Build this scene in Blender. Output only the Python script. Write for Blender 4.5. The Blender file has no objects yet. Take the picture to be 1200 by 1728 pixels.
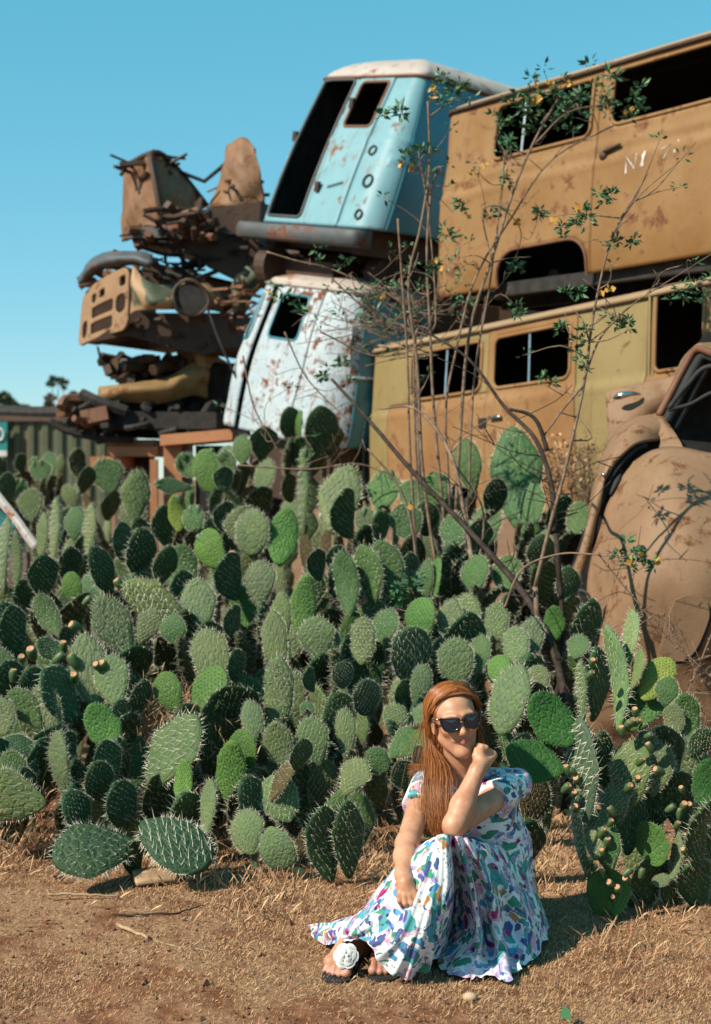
import bpy, bmesh, math, random
import numpy as np
from mathutils import Vector, Matrix
R = math.radians
rng = np.random.default_rng(7)
random.seed(7)
scene = bpy.context.scene
COL = scene.collection
# ---------------------------------------------------------------- camera, sky, sun
F, CX, HY, CZ = 2400.0, 600.0, 805.0, 1.5      # focal length and horizon of the 1200 x 1728 photograph
cam = bpy.data.cameras.new('camera'); camo = bpy.data.objects.new('camera', cam); COL.objects.link(camo)
camo.location = (0, 0, CZ); camo.rotation_euler = (R(90), 0, 0)
cam.sensor_width = 36; cam.lens = 50; cam.shift_y = -(864 - HY) / 1728
cam.clip_start = .05; cam.clip_end = 2000
cam.dof.use_dof = True; cam.dof.focus_distance = 4.62; cam.dof.aperture_fstop = 3.4
scene.camera = camo
SUN = Vector((-.63, -.40, .67)).normalized()
elev = math.asin(SUN.z); azim = math.atan2(SUN.x, SUN.y)
w = bpy.data.worlds.new('World'); scene.world = w; w.use_nodes = True
nt = w.node_tree; nt.nodes.clear()
sky = nt.nodes.new('ShaderNodeTexSky'); sky.sky_type = 'NISHITA'; sky.sun_disc = False
sky.sun_elevation = elev; sky.sun_rotation = azim; sky.altitude = 0; sky.air_density = 1.0; sky.dust_density = 0.0; sky.ozone_density = 4.0
tint = nt.nodes.new('ShaderNodeMix'); tint.data_type = 'RGBA'; tint.blend_type = 'MULTIPLY'; tint.inputs[0].default_value = 1
tint.inputs[7].default_value = (1.3, 1.05, 1.05, 1)
bg = nt.nodes.new('ShaderNodeBackground'); bg.inputs[1].default_value = .081
out = nt.nodes.new('ShaderNodeOutputWorld')
even = nt.nodes.new('ShaderNodeMix'); even.data_type = 'RGBA'; even.inputs[0].default_value = .4; even.inputs[7].default_value = (.0, 6.1, 7.0, 1)
nt.links.new(sky.outputs[0], tint.inputs[6]); nt.links.new(tint.outputs[2], even.inputs[6]); nt.links.new(even.outputs[2], bg.inputs[0]); nt.links.new(bg.outputs[0], out.inputs[0])
sl = bpy.data.lights.new('sun', 'SUN'); sl.energy = 5.0; sl.angle = R(.5); sl.color = (1, .91, .76)
so = bpy.data.objects.new('sun', sl); COL.objects.link(so); so.location = (-20, -20, 30)
so.rotation_euler = (-SUN).to_track_quat('-Z', 'Y').to_euler()
scene.view_settings.view_transform = 'Standard'; scene.view_settings.look = 'None'
scene.view_settings.exposure = .62; scene.view_settings.gamma = 1
# ---------------------------------------------------------------- helpers
def P(x, y, d):
    return np.array([(x - CX) / F * d, d, CZ - (y - HY) / F * d])
def cat(root, label, category, group=None):
    root['label'] = label; root['category'] = category
    if group: root['group'] = group
def empty(name, loc, label, category, group=None):
    o = bpy.data.objects.new(name, None); COL.objects.link(o); o.location = [float(c) for c in loc]
    o.empty_display_size = .1
    cat(o, label, category, group); return o
def mesh(name, V, Fc, mats, parent=None, smooth=True, fmat=None, world=True):
    """one mesh object; V is in world space, stored relative to the parent's place"""
    V = np.asarray(V, dtype=float)
    if parent is not None and world:
        q = parent; off = np.zeros(3)
        while q is not None:
            off += np.array(q.location); q = q.parent
        V = V - off
    me = bpy.data.meshes.new(name)
    me.from_pydata(V.tolist(), [], [list(map(int, f)) for f in Fc])
    if not isinstance(mats, (list, tuple)): mats = [mats]
    for m in mats: me.materials.append(m)
    if fmat is not None: me.polygons.foreach_set('material_index', np.asarray(fmat, dtype=np.int32))
    if smooth: me.polygons.foreach_set('use_smooth', np.ones(len(me.polygons), dtype=bool))
    me.update()
    o = bpy.data.objects.new(name, me); COL.objects.link(o)
    if parent is not None: o.parent = parent
    return o
def solid(o, t, off=-1, bevel=0):
    m = o.modifiers.new('thick', 'SOLIDIFY'); m.thickness = t; m.offset = off; m.use_even_offset = False
    if bevel:
        b = o.modifiers.new('edge', 'BEVEL'); b.width = bevel; b.segments = 2; b.limit_method = 'ANGLE'
    return o
class MB:
    """collects simple shapes into one mesh"""
    def __init__(s): s.V = []; s.F = []; s.M = []; s.n = 0
    def add(s, V, Fc, m=0):
        V = np.asarray(V, float); s.V.append(V); s.F += [[i + s.n for i in f] for f in Fc]; s.M += [m] * len(Fc); s.n += len(V)
    def tube(s, pts, rad, k=6, m=0, cap=True):
        pts = np.asarray(pts, float); n = len(pts)
        rad = np.full(n, rad, float) if np.isscalar(rad) else np.asarray(rad, float)
        T = np.gradient(pts, axis=0); T /= np.linalg.norm(T, axis=1)[:, None] + 1e-9
        up = np.array([0, 0, 1.]) if abs(T[0][2]) < .9 else np.array([1., 0, 0])
        a = np.cross(T[0], up); a /= np.linalg.norm(a); V = []
        for i in range(n):
            a = a - T[i] * a.dot(T[i]); a /= np.linalg.norm(a) + 1e-9; b = np.cross(T[i], a)
            for j in range(k):
                t = 2 * math.pi * j / k
                V.append(pts[i] + rad[i] * (math.cos(t) * a + math.sin(t) * b))
        Fc = [[i * k + j, i * k + (j + 1) % k, (i + 1) * k + (j + 1) % k, (i + 1) * k + j] for i in range(n - 1) for j in range(k)]
        if cap: Fc += [list(range(k))[::-1], [(n - 1) * k + j for j in range(k)]]
        s.add(V, Fc, m)
    def box(s, c, A, B, C, m=0, bev=.0):
        """box from corner c along A, B, C (full edge vectors)"""
        c, A, B, C = [np.asarray(q, float) for q in (c, A, B, C)]
        V = [c + i * A + j * B + k * C for i in (0, 1) for j in (0, 1) for k in (0, 1)]
        s.add(V, [[0, 1, 3, 2], [4, 6, 7, 5], [0, 4, 5, 1], [2, 3, 7, 6], [0, 2, 6, 4], [1, 5, 7, 3]], m)
    def prism(s, poly, ext, m=0):
        poly = np.asarray(poly, float); n = len(poly); ext = np.asarray(ext, float)
        V = np.concatenate([poly, poly + ext])
        s.add(V, [list(range(n))[::-1], [n + i for i in range(n)]] + [[i, (i + 1) % n, n + (i + 1) % n, n + i] for i in range(n)], m)
    def ball(s, c, r, m=0, nu=10, nv=7):
        r = np.ones(3) * r if np.isscalar(r) else np.asarray(r, float); V = []; Fc = []
        for i in range(nv + 1):
            t = math.pi * i / nv
            for j in range(nu):
                q = 2 * math.pi * j / nu
                V.append(np.asarray(c) + r * np.array([math.sin(t) * math.cos(q), math.sin(t) * math.sin(q), math.cos(t)]))
        for i in range(nv):
            for j in range(nu): Fc.append([i * nu + j, (i + 1) * nu + j, (i + 1) * nu + (j + 1) % nu, i * nu + (j + 1) % nu])
        s.add(V, Fc, m)
    def build(s, name, mats, parent=None, smooth=False):
        return mesh(name, np.concatenate(s.V), s.F, mats, parent, smooth, s.M)
def cr(pts, n):
    """smooth curve through points, n samples"""
    p = np.asarray(pts, float); m = len(p)
    if m == 2: return p[0] + np.linspace(0, 1, n)[:, None] * (p[1] - p[0])
    q = np.concatenate([[2 * p[0] - p[1]], p, [2 * p[-1] - p[-2]]]); t = np.linspace(0, m - 1 - 1e-6, n); i = t.astype(int); f = (t - i)[:, None]
    a, b, c, d = q[i], q[i + 1], q[i + 2], q[i + 3]
    return .5 * (2 * b + (c - a) * f + (2 * a - 5 * b + 4 * c - d) * f ** 2 + (3 * b - a - 3 * c + d) * f ** 3)
def patch(grid, nu=24, nv=24):
    """smooth sheet through a grid of world points -> V, F"""
    g = np.asarray(grid, float)
    rows = np.array([cr(r, nu) for r in g]); S = np.array([cr(rows[:, j], nv) for j in range(nu)])   # nu, nv, 3
    V = S.transpose(1, 0, 2).reshape(-1, 3)
    Fc = [[i * nu + j, i * nu + j + 1, (i + 1) * nu + j + 1, (i + 1) * nu + j] for i in range(nv - 1) for j in range(nu - 1)]
    return V, Fc
def pxgrid(rows): return [[P(*q) for q in r] for r in rows]
# ---------------------------------------------------------------- material builder
KA = .72          # one exposure constant for every surface colour
class NT:
    def __init__(s, name, disp=None):
        s.m = bpy.data.materials.new(name); s.m.use_nodes = True; s.t = s.m.node_tree; s.t.nodes.clear()
        s.o = s.n('ShaderNodeOutputMaterial'); s.b = s.n('ShaderNodeBsdfPrincipled'); s.l(s.b.outputs[0], s.o.inputs[0])
        s.co = s.n('ShaderNodeTexCoord').outputs['Object']
    def n(s, t): return s.t.nodes.new(t)
    def l(s, a, b): s.t.links.new(a, b)
    def set(s, sock, v):
        if hasattr(v, 'is_output'): s.l(v, sock)
        else: sock.default_value = v
    def mapv(s, scale=(1, 1, 1), loc=(0, 0, 0), vec=None, rot=(0, 0, 0)):
        m = s.n('ShaderNodeMapping'); s.l(vec or s.co, m.inputs[0]); m.inputs['Scale'].default_value = scale; m.inputs['Location'].default_value = loc; m.inputs['Rotation'].default_value = rot
        return m.outputs[0]
    def noise(s, scale, detail=4, rough=.55, vec=None, dist=0, col=False):
        n = s.n('ShaderNodeTexNoise'); s.l(vec or s.co, n.inputs['Vector']); n.inputs['Scale'].default_value = scale
        n.inputs['Detail'].default_value = detail; n.inputs['Roughness'].default_value = rough; n.inputs['Distortion'].default_value = dist
        return n.outputs['Color' if col else 'Fac']
    def voro(s, scale, feature='F1', vec=None, out='Distance', rand=1):
        n = s.n('ShaderNodeTexVoronoi'); n.feature = feature; s.l(vec or s.co, n.inputs['Vector']); n.inputs['Scale'].default_value = scale; n.inputs['Randomness'].default_value = rand
        return n.outputs[out]
    def ramp(s, x, a, b, lo=0, hi=1):
        m = s.n('ShaderNodeMapRange'); s.set(m.inputs[0], x); m.inputs[1].default_value = a; m.inputs[2].default_value = b; m.inputs[3].default_value = lo; m.inputs[4].default_value = hi
        m.interpolation_type = 'SMOOTHSTEP'; return m.outputs[0]
    def math(s, op, a, b=0):
        m = s.n('ShaderNodeMath'); m.operation = op; s.set(m.inputs[0], a); s.set(m.inputs[1], b); return m.outputs[0]
    def mix(s, f, a, b, mode='MIX'):
        m = s.n('ShaderNodeMix'); m.data_type = 'RGBA'; m.blend_type = mode; s.set(m.inputs[0], f)
        for i, v in ((6, a), (7, b)):
            s.set(m.inputs[i], v if hasattr(v, 'is_output') else (*v[:3], 1))
        return m.outputs[2]
    def bump(s, h, strength=.3, dist=.01):
        b = s.n('ShaderNodeBump'); s.l(h, b.inputs['Height']); b.inputs['Strength'].default_value = strength; b.inputs['Distance'].default_value = dist
        s.l(b.outputs[0], s.b.inputs['Normal'])
    def base(s, c):
        if hasattr(c, 'is_output'): c = s.mix(1, c, (KA, KA, KA), 'MULTIPLY')
        else: c = (*[q * KA for q in c[:3]], 1)
        s.set(s.b.inputs['Base Color'], c)
    def rough(s, r): s.set(s.b.inputs['Roughness'], r)
    def metal(s, r): s.set(s.b.inputs['Metallic'], r)
    def sep(s, vec=None):
        n = s.n('ShaderNodeSeparateXYZ'); s.l(vec or s.co, n.inputs[0]); return n.outputs
def plain(name, c, rough=.6, metal=0, vary=.25, scale=12, bump=.1, spec=None):
    t = NT(name); n = t.noise(scale, 6)
    t.base(t.mix(t.ramp(n, .35, .7), [v * (1 - vary) for v in c], [min(1, v * (1 + vary)) for v in c])); t.rough(rough); t.metal(metal)
    if spec is not None: t.b.inputs['Specular IOR Level'].default_value = spec
    if bump: t.bump(t.noise(scale * 5, 5), bump)
    return t.m
def rusted(name, pa, pb, amount=.5, rust=((.10, .03, .012), (.30, .12, .045)), streak=.5, rough=.62, scale=2.0, spots=.5, shine=.35, bump=.35):
    """weathered paint pa..pb breaking into rust; amount 0..1"""
    t = NT(name)
    big = t.noise(scale, 7, .62); med = t.noise(scale * 4.3, 6, .6, dist=.4); fine = t.noise(scale * 22, 4, .6)
    st = t.noise(1, 5, .6, vec=t.mapv((scale * 7, scale * 7, scale * .55)))
    paint = t.mix(t.ramp(big, .3, .7), pa, pb)
    paint = t.mix(t.ramp(med, .52, .75, 0, .55), paint, [v * .62 for v in pa])
    paint = t.mix(t.ramp(st, .5, .75, 0, .45 * streak), paint, rust[1])
    rc = t.mix(t.ramp(fine, .35, .65), rust[0], rust[1])
    th = .78 - .36 * amount
    m1 = t.ramp(t.math('ADD', t.math('MULTIPLY', med, .55), t.math('MULTIPLY', big, .45)), th - .03, th + .05)
    m2 = t.ramp(t.noise(scale * 9, 5, .7, dist=.6), .80 - .25 * spots, .88 - .25 * spots)
    m3 = t.math('MULTIPLY', t.ramp(st, .62, .72), streak * amount)
    m = t.math('MAXIMUM', t.math('MAXIMUM', m1, m2), m3)
    gr_ = t.ramp(t.noise(scale * 1.6, 6, .7, dist=.8), .60, .72, 0, .5)
    t.base(t.mix(gr_, t.mix(m, paint, rc), [v * .45 for v in rust[1]])); t.rough(t.ramp(m, 0, 1, rough, .92)); t.b.inputs['Specular IOR Level'].default_value = shine
    h = t.math('ADD', t.math('MULTIPLY', m, -.4), t.math('ADD', t.math('MULTIPLY', fine, .25), t.math('MULTIPLY', big, 1.2)))
    t.bump(h, bump, .012)
    return t.m
# ---------------------------------------------------------------- the scrapped vans
M = {}
M['ochre'] = rusted('ochre_van_paint', (.25, .118, .03), (.33, .18, .065), .58, streak=.7, spots=.66, scale=1.7, rust=((.13, .045, .02), (.27, .12, .05)))
M['ochre_low'] = rusted('sand_van_paint', (.28, .13, .042), (.34, .19, .075), .58, streak=.6, spots=.66, scale=1.9, rust=((.16, .06, .025), (.28, .12, .05)))
M['khaki'] = rusted('khaki_van_paint', (.26, .19, .07), (.31, .225, .09), .4, streak=.4, spots=.5, scale=1.8, rust=((.11, .04, .02), (.2, .08, .03)))
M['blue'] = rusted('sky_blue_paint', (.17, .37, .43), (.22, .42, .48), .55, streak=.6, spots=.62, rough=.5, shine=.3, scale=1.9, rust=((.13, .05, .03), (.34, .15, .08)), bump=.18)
M['bluedeep'] = rusted('shaded_blue_paint', (.045, .20, .26), (.07, .26, .33), .35, streak=.3, spots=.3, rough=.3, shine=.5, rust=((.07, .03, .02), (.2, .08, .04)), bump=.15)  # blue paint deepened by the shade on the vans' right sides
M['white'] = rusted('white_van_paint', (.42, .51, .56), (.56, .62, .65), .68, streak=1, spots=.85, rough=.7, shine=.15, scale=3.0, rust=((.10, .035, .02), (.26, .10, .05)), bump=.3)
M['roofwhite'] = rusted('faded_white_roof', (.48, .40, .35), (.56, .49, .44), .6, streak=.1, spots=.65, rust=((.25, .10, .05), (.4, .2, .12)))
M['roofochre'] = rusted('faded_tan_roof', (.36, .24, .13), (.40, .28, .17), .45, streak=.2, spots=.5)
M['bumper'] = rusted('bumper_steel', (.055, .065, .07), (.09, .10, .105), .62, streak=.2, spots=.6, rust=((.08, .03, .02), (.24, .10, .06)), shine=.5)
M['rubber'] = plain('old_rubber', (.018, .018, .018), .8, vary=.5)
M['dark'] = plain('dark_steel_and_shade', (.018, .014, .012), .85, vary=.6)  # near-black steel; also puts shade into interiors, voids and backings
M['rust'] = rusted('bare_rust', (.15, .06, .028), (.22, .10, .05), .6, rust=((.07, .026, .014), (.24, .10, .045)), spots=.6)
M['rustdark'] = rusted('dark_rust', (.045, .022, .014), (.08, .04, .022), .5, rust=((.03, .014, .009), (.13, .055, .025)), spots=.6)  # dark rust, also deepened for the shade under the wrecks
M['chrome'] = plain('dull_chrome', (.62, .62, .60), .25, 1, vary=.15, bump=.05)
M['chalk'] = plain('white_chalk', (.75, .72, .65), .9, bump=0)

def rrsdf(s, h, hole):
    s0, s1, h0, h1, r = hole
    qx = np.abs(s - (s0 + s1) / 2) - (s1 - s0) / 2 + r; qy = np.abs(h - (h0 + h1) / 2) - (h1 - h0) / 2 + r
    return np.minimum(np.maximum(qx, qy), 0) + np.hypot(np.maximum(qx, 0), np.maximum(qy, 0)) - r
class Van:
    """body shell: rounded plan (a along A, l along C), h along B; perimeter s runs 0..W on the face l = 0, then round the corner"""
    def __init__(v, O, A, B, C, W, L, Rc, H, roof_h, inset, slope=0, holes=(), seams=(), bulge=None, cell=.03, slant=0):
        v.O, v.A, v.B, v.C = [np.asarray(q, float) for q in (O, A, B, C)]
        v.W, v.L, v.R, v.H, v.rh, v.inset, v.slope, v.bulge, v.slant = W, L, Rc, H, roof_h, inset, slope, bulge, slant
        per = 2 * (W + L)
        s = list(np.arange(0, per, cell))
        for (q, h0, h1) in seams:
            s = [x for x in s if abs(x - q) > cell * .6] + [q - .006, q + .006]
        s = np.sort(np.array(s)); h = np.linspace(0, H, int(H / cell) + 1); nr = 9
        v.ns, v.nh, v.nr = len(s), len(h), nr
        S, Hh = np.meshgrid(s, h)
        cs = (S + np.concatenate([S[:, 1:], S[:, :1] + per], 1)) / 2; cs = cs[:-1]; ch = (Hh[:-1] + Hh[1:]) / 2
        drop = np.zeros(cs.shape, bool)
        for ho in holes: drop |= rrsdf(cs, ch, ho) < 0
        for (q, h0, h1) in seams: drop |= (np.abs(cs - q) < .006) & (ch > h0) & (ch < h1)
        # snap the cells round an opening to its outline
        Sd, Hd = S.copy(), Hh.copy()
        for ho in holes:
            d = rrsdf(cs, ch, ho) < 0
            vd = np.zeros(S.shape, bool); vk = np.zeros(S.shape, bool)
            dl = np.roll(d, 1, axis=1)
            for (dd, arr) in ((True, vd), (False, vk)):
                e = (d == dd); el = np.roll(e, 1, axis=1)
                arr[:-1] |= e | el; arr[1:] |= e | el
            bd = vd & vk
            for _ in range(3):
                f = rrsdf(Sd, Hd, ho); e = 1e-3
                gx = (rrsdf(Sd + e, Hd, ho) - f) / e; gy = (rrsdf(Sd, Hd + e, ho) - f) / e
                Sd = np.where(bd, Sd - f * gx, Sd); Hd = np.where(bd, np.clip(Hd - f * gy, 0, H), Hd)
        v.cs, v.ch, v.drop, v.per = cs, ch, drop, per
        V = [v.pt(Sd, Hd).reshape(-1, 3)]
        top = v.plan(s, inset(H)); cc = np.stack([np.clip(top[:, 0], min(W, L) / 2, W - min(W, L) / 2), np.clip(top[:, 1], min(W, L) / 2, L - min(W, L) / 2)], 1)
        for k in range(1, nr + 1):
            q = k / nr; p = top + (cc - top) * (1 - math.cos(q * math.pi / 2)) ** .9
            hh = H + roof_h * math.sin(q * math.pi / 2)
            V.append(v.w3(p[:, 0], p[:, 1], np.full(len(s), hh)))
        v.V = np.concatenate(V)
    def plan(v, s, i, o=0):
        W, L = v.W, v.L; RR = v.R if isinstance(v.R, (list, tuple)) else [v.R] * 4; s = np.mod(s + RR[0], v.per) - RR[0]; i = np.broadcast_to(i, np.shape(s)); o = np.broadcast_to(o, np.shape(s))
        a = np.zeros(np.shape(s)); l = np.zeros(np.shape(s))
        edges = [(0, W, (0, 0), (1, 0), (0, -1)), (W, L, (W, 0), (0, 1), (1, 0)), (W + L, W, (W, L), (-1, 0), (0, 1)), (2 * W + L, L, (0, L), (0, -1), (-1, 0))]
        for e_, (s0, ln, org, d, nrm) in enumerate(edges):
            m = (s >= s0 + RR[e_]) & (s <= s0 + ln - RR[(e_ + 1) % 4]); t = s - s0
            a = np.where(m, org[0] + d[0] * t + nrm[0] * (o - i), a); l = np.where(m, org[1] + d[1] * t + nrm[1] * (o - i), l)
        cor = [(0, (RR[0], RR[0]), math.pi, 1.5 * math.pi), (W, (W - RR[1], RR[1]), 1.5 * math.pi, 2 * math.pi), (W + L, (W - RR[2], L - RR[2]), 0, .5 * math.pi), (2 * W + L, (RR[3], L - RR[3]), .5 * math.pi, math.pi)]
        for e_, (s0, c, a0, a1) in enumerate(cor):
            Rr = RR[e_]; r = Rr - i + o; m = np.abs(s - s0) < Rr; t = a0 + (a1 - a0) * (s - s0 + Rr) / (2 * Rr)
            a = np.where(m, c[0] + r * np.cos(t), a); l = np.where(m, c[1] + r * np.sin(t), l)
        return np.stack([a, l], -1)
    def w3(v, a, l, h):
        l = l + v.slope * h * (1 - np.clip(l / v.L, 0, 1)); a = a + v.slant * h
        return v.O + a[..., None] * v.A + l[..., None] * v.C + h[..., None] * v.B
    def pt(v, s, h, o=0):
        s = np.asarray(s, float); h = np.asarray(h, float)
        if v.bulge is not None: o = o + v.bulge(s, h)
        p = v.plan(s, v.inset(h), o); return v.w3(p[..., 0], p[..., 1], h)
    def part(v, name, mat, root, region, th=.018, roof=False, proud=0):
        sel = region(v.cs, v.ch) & ~v.drop; Fc = []
        ii, jj = np.nonzero(sel); n = v.ns
        for i, j in zip(ii, jj): Fc.append([i * n + j, i * n + (j + 1) % n, (i + 1) * n + (j + 1) % n, (i + 1) * n + j])
        if roof:
            b = v.nh - 1
            for k in range(v.nr):
                for j in range(n): Fc.append([(b + k) * n + j, (b + k) * n + (j + 1) % n, (b + k + 1) * n + (j + 1) % n, (b + k + 1) * n + j])
        Fc = np.array(Fc); u, inv = np.unique(Fc, return_inverse=True)
        V = v.V[u]
        if proud:
            c = v.O + v.A * v.W / 2 + v.C * v.L / 2
            d = V - c; d -= np.outer(d @ v.B, v.B); V = V + proud * d / np.linalg.norm(d, axis=1)[:, None]
        o = mesh(name, V, inv.reshape(Fc.shape), [mat, M['dark']], root); solid(o, th, -1); o.modifiers[-1].material_offset = 1; return o  # inner faces near-black, so the shade inside is in the colour
    def line(v, s, h, o=.004, n=60):
        return v.pt(cr(np.array(s)[:, None], n)[:, 0] if len(s) > 2 else np.linspace(s[0], s[1], n), cr(np.array(h)[:, None], n)[:, 0] if len(h) > 2 else np.linspace(h[0], h[1], n), o)
    def ring(v, hole, rad, name, mat, root, o=.004):
        s0, s1, h0, h1, r = hole; pts = []
        for (cx, cy, a0) in ((s1 - r, h1 - r, 0), (s0 + r, h1 - r, 90), (s0 + r, h0 + r, 180), (s1 - r, h0 + r, 270)):
            for t in np.linspace(0, 90, 7): pts.append((cx + r * math.cos(R(a0 + t)), cy + r * math.sin(R(a0 + t))))
        pts.append(pts[0]); pts = np.array(pts); d = []
        for i in range(len(pts) - 1): d += [pts[i] + (pts[i + 1] - pts[i]) * t for t in np.linspace(0, 1, 4, endpoint=False)]
        d.append(pts[0]); d = np.array(d); d = d[d[:, 1] >= -.001] if h0 < 0 else d
        if h0 < 0: d = np.concatenate([d[d[:, 0] > (s0 + s1) / 2][np.argsort(d[d[:, 0] > (s0 + s1) / 2][:, 1])][:0], d[np.argsort(np.arctan2(d[:, 1], d[:, 0] - (s0 + s1) / 2))]])
        b = MB(); b.tube(v.pt(d[:, 0], d[:, 1], o), rad, 6, cap=False); return b.build(name, mat, root, True)
def dent(a, seed):
    r = np.random.default_rng(seed); c = r.uniform(0, 6, (9, 2)); k = r.uniform(1, 5, (9, 2)); am = r.uniform(-1, 1, 9)
    return lambda s, h: a * sum(am[i] * np.sin(k[i, 0] * s + c[i, 0]) * np.sin(k[i, 1] * h * 1.7 + c[i, 1]) for i in range(9))
def crease(h, at, wd, amp): return amp * (1 / (1 + np.exp(-(at - h) / wd)))

# --- ochre minibus on top: A runs along its side from its rear end towards us
KS = .924
u = np.array([.672, -.740, 0]) * KS; inn = np.array([.740, .672, 0]) * KS; Z = np.array([0, 0, 1.])
O = P(740, 500, 12.4 * KS); O[2] = CZ + (3.06 - CZ) * KS; O = O - u * .13
hol = [(.67, 1.70, 1.09, 1.55, .07), (1.90, 3.02, 1.13, 1.56, .08), (3.25, 3.95, 1.1, 1.55, .1), (.80, 1.74, -.5, .30, .2)]
dd = dent(.006, 3)
bul = lambda s, h: dd(s, h) + crease(h, .86, .012, .018) + .012 * np.exp(-((h - .86) / .03) ** 2) + .01 * np.exp(-((h - .98) / .02) ** 2)
ins = lambda h: .02 + .045 * np.clip((np.asarray(h, float) - .9) / .7, 0, 1) ** 1 + .03 * np.clip((.25 - np.asarray(h, float)) / .25, 0, 1) ** 2
v1 = Van(O, u + Z * .022, Z * KS, inn, 4.3, 1.72, .17, 1.63, .15, ins, slope=.02, slant=.05, holes=hol, seams=[(1.78, 0, 1.62), (3.12, 0, 1.62)], bulge=bul)
top = O + u * 2.15 + inn * .86
VAN = 'scrapped vans stacked behind the cactus'
r1 = empty('minibus', top, 'ochre rusted minibus with an empty wheel arch and white chalk marks on its door', 'van', VAN)
v1.part('body', M['ochre'], r1, lambda s, h: ~((s > 1.78) & (s < 3.12)))
v1.part('side_door', M['ochre'], r1, lambda s, h: (s > 1.78) & (s < 3.12), proud=.006)
v1.part('roof', M['roofochre'], r1, lambda s, h: h > 9, roof=True)
def gutter(v, root, s0, s1, h, mat, rad=.018):
    b = MB(); s = np.linspace(s0, s1, 90); b.tube(v.pt(s, np.full(90, h), .014), rad, 6); return b.build('roof_gutter', mat, root, True)
gutter(v1, r1, -.1, 4.3, 1.615, M['rustdark'])
for ho in hol[:3]: v1.ring(ho, .016, 'window_frame', M['ochre'], r1)
v1.ring((.80, 1.74, -.5, .30, .2), .012, 'wheel_arch_lip', M['rust'], r1)
def bars(v, root, items, mat, rad=.014):
    for (s, h0, h1) in items:
        b = MB(); b.tube(v.pt(np.full(2, s), np.array([h0, h1]), -.01), rad, 6); b.build('window_bar', mat, root)
bars(v1, r1, [(.98, 1.08, 1.56), (1.30, 1.08, 1.40)][:1], M['chrome'])
b = MB(); s = np.linspace(1.87, 2.03, 8); b.tube(v1.pt(s, .93 + .03 * (s - 1.87) / .16, .03), [.012, .016, .016, .014, .014, .012, .012, .008], 6); b.ball(v1.pt(1.86, .9, .0), .04); b.build('door_handle', M['rustdark'], r1, True)
# hand-painted chalk strokes:  N 1 7 1
for (q, w_) in (([(2.10, .72), (2.10, .84), (2.18, .74), (2.19, .86)], .009), ([(2.24, .75), (2.27, .86)], .010), ([(2.255, .75), (2.25, .84)], .008), ([(2.42, .84), (2.50, .87), (2.44, .77)], .008), ([(2.53, .80), (2.56, .89)], .008)):
    q = np.array(q); b = MB(); b.tube(v1.pt(q[:, 0], q[:, 1], .004), w_, 4); b.build('chalk_mark', M['chalk'], r1)
b = MB()
for a0 in (.1, .85, 1.7): b.box(O + u * .1 + inn * (a0 if a0 < 1.6 else 1.55) - Z * .03, u * 4.1, inn * .09, Z * .1)
b.box(O + u * .08 + inn * .5 + Z * .05, u * 4.1, inn * 1.1, Z * .03)
b.build('floor_pan', M['dark'], r1)
b = MB()
for sx in (.75, 1.55): b.tube([O + u * 1.17 + inn * .3 + Z * .1, O + u * 1.17 + inn * 1.5 + Z * .1], .06, 8)
b.build('axle', M['rustdark'], r1)
# --- sand and khaki minibus underneath
u2 = np.array([.53, -.848, 0]); u2 *= KS / np.linalg.norm(u2); in2 = np.array([.848, .53, 0]); in2 *= KS / np.linalg.norm(in2)
tilt = .037
O2 = P(625, 740, 13.2 * KS); O2[2] = CZ + (1.12 - CZ) * KS; A2 = u2 + Z * tilt * KS; B2 = Z * KS - u2 * tilt
O2 = O2 - u2 * .12
hol2 = [(.77, 1.80, 1.03, 1.45, .08), (1.97, 2.94, 1.03, 1.45, .08), (3.84, 4.32, .98, 1.55, .06), (.85, 1.75, -.5, .25, .2)]
dd2 = dent(.007, 5)
bul2 = lambda s, h: dd2(s, h) + crease(h, .93, .012, .02) + .012 * np.exp(-((h - .93) / .03) ** 2)
ins2 = lambda h: .02 + .07 * np.clip((np.asarray(h, float) - .3) / 1.3, 0, 1) ** 2.2
v2 = Van(O2, A2, B2, in2, 4.5, 1.72, .17, 1.55, .13, ins2, slope=0, slant=.0, holes=hol2, seams=[(1.885, 0, 1.55), (3.0, 0, 1.55), (3.76, 0, 1.55)], bulge=bul2)
r2 = empty('minibus', (*(O2 + u2 * 2.2 + in2 * .86)[:2], .0), 'tan and khaki minibus with empty windows, lying under the ochre minibus behind the bare branches', 'van', VAN)
kh = lambda s, h: ((s > 3.0) & (s < 3.76)) | (s < .42) | (s > 11) | ((s < 2.0) & (h > 1.0) & (s < 1.885))
v2.part('body', M['ochre_low'], r2, lambda s, h: ~kh(s, h) & ~((s > 1.885) & (s < 3.0)))
v2.part('side_door', M['ochre_low'], r2, lambda s, h: (s > 1.885) & (s < 3.0), proud=.006)
v2.part('replacement_panel', M['khaki'], r2, kh)
v2.part('roof', M['roofochre'], r2, lambda s, h: h > 9, roof=True)
gutter(v2, r2, -.1, 4.5, 1.545, M['roofochre'], .022)
for ho in hol2[:3]: v2.ring(ho, .015, 'window_frame', M['ochre_low'], r2)
bars(v2, r2, [(1.28, 1.02, 1.46), (2.42, 1.02, 1.46)], M['chrome'])
b = MB(); b.tube(v2.pt(np.array([3.79, 3.79]), np.array([.0, 1.55]), .02), .012, 6); b.tube(v2.pt(np.array([3.83, 3.83]), np.array([.3, 1.55]), .01), .012, 6); b.build('door_rail', M['khaki'], r2)
b = MB(); b.tube(v2.pt(np.linspace(1.99, 2.14, 5), np.full(5, .79), .03), .014, 6); b.build('door_handle', M['chrome'], r2, True)
b = MB(); b.box(v2.pt(1.82, .76, .0) + Z * -.04, A2 * .11, B2 * .08, in2 * -.012); b.build('lock_plate', M['dark'], r2)
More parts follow.
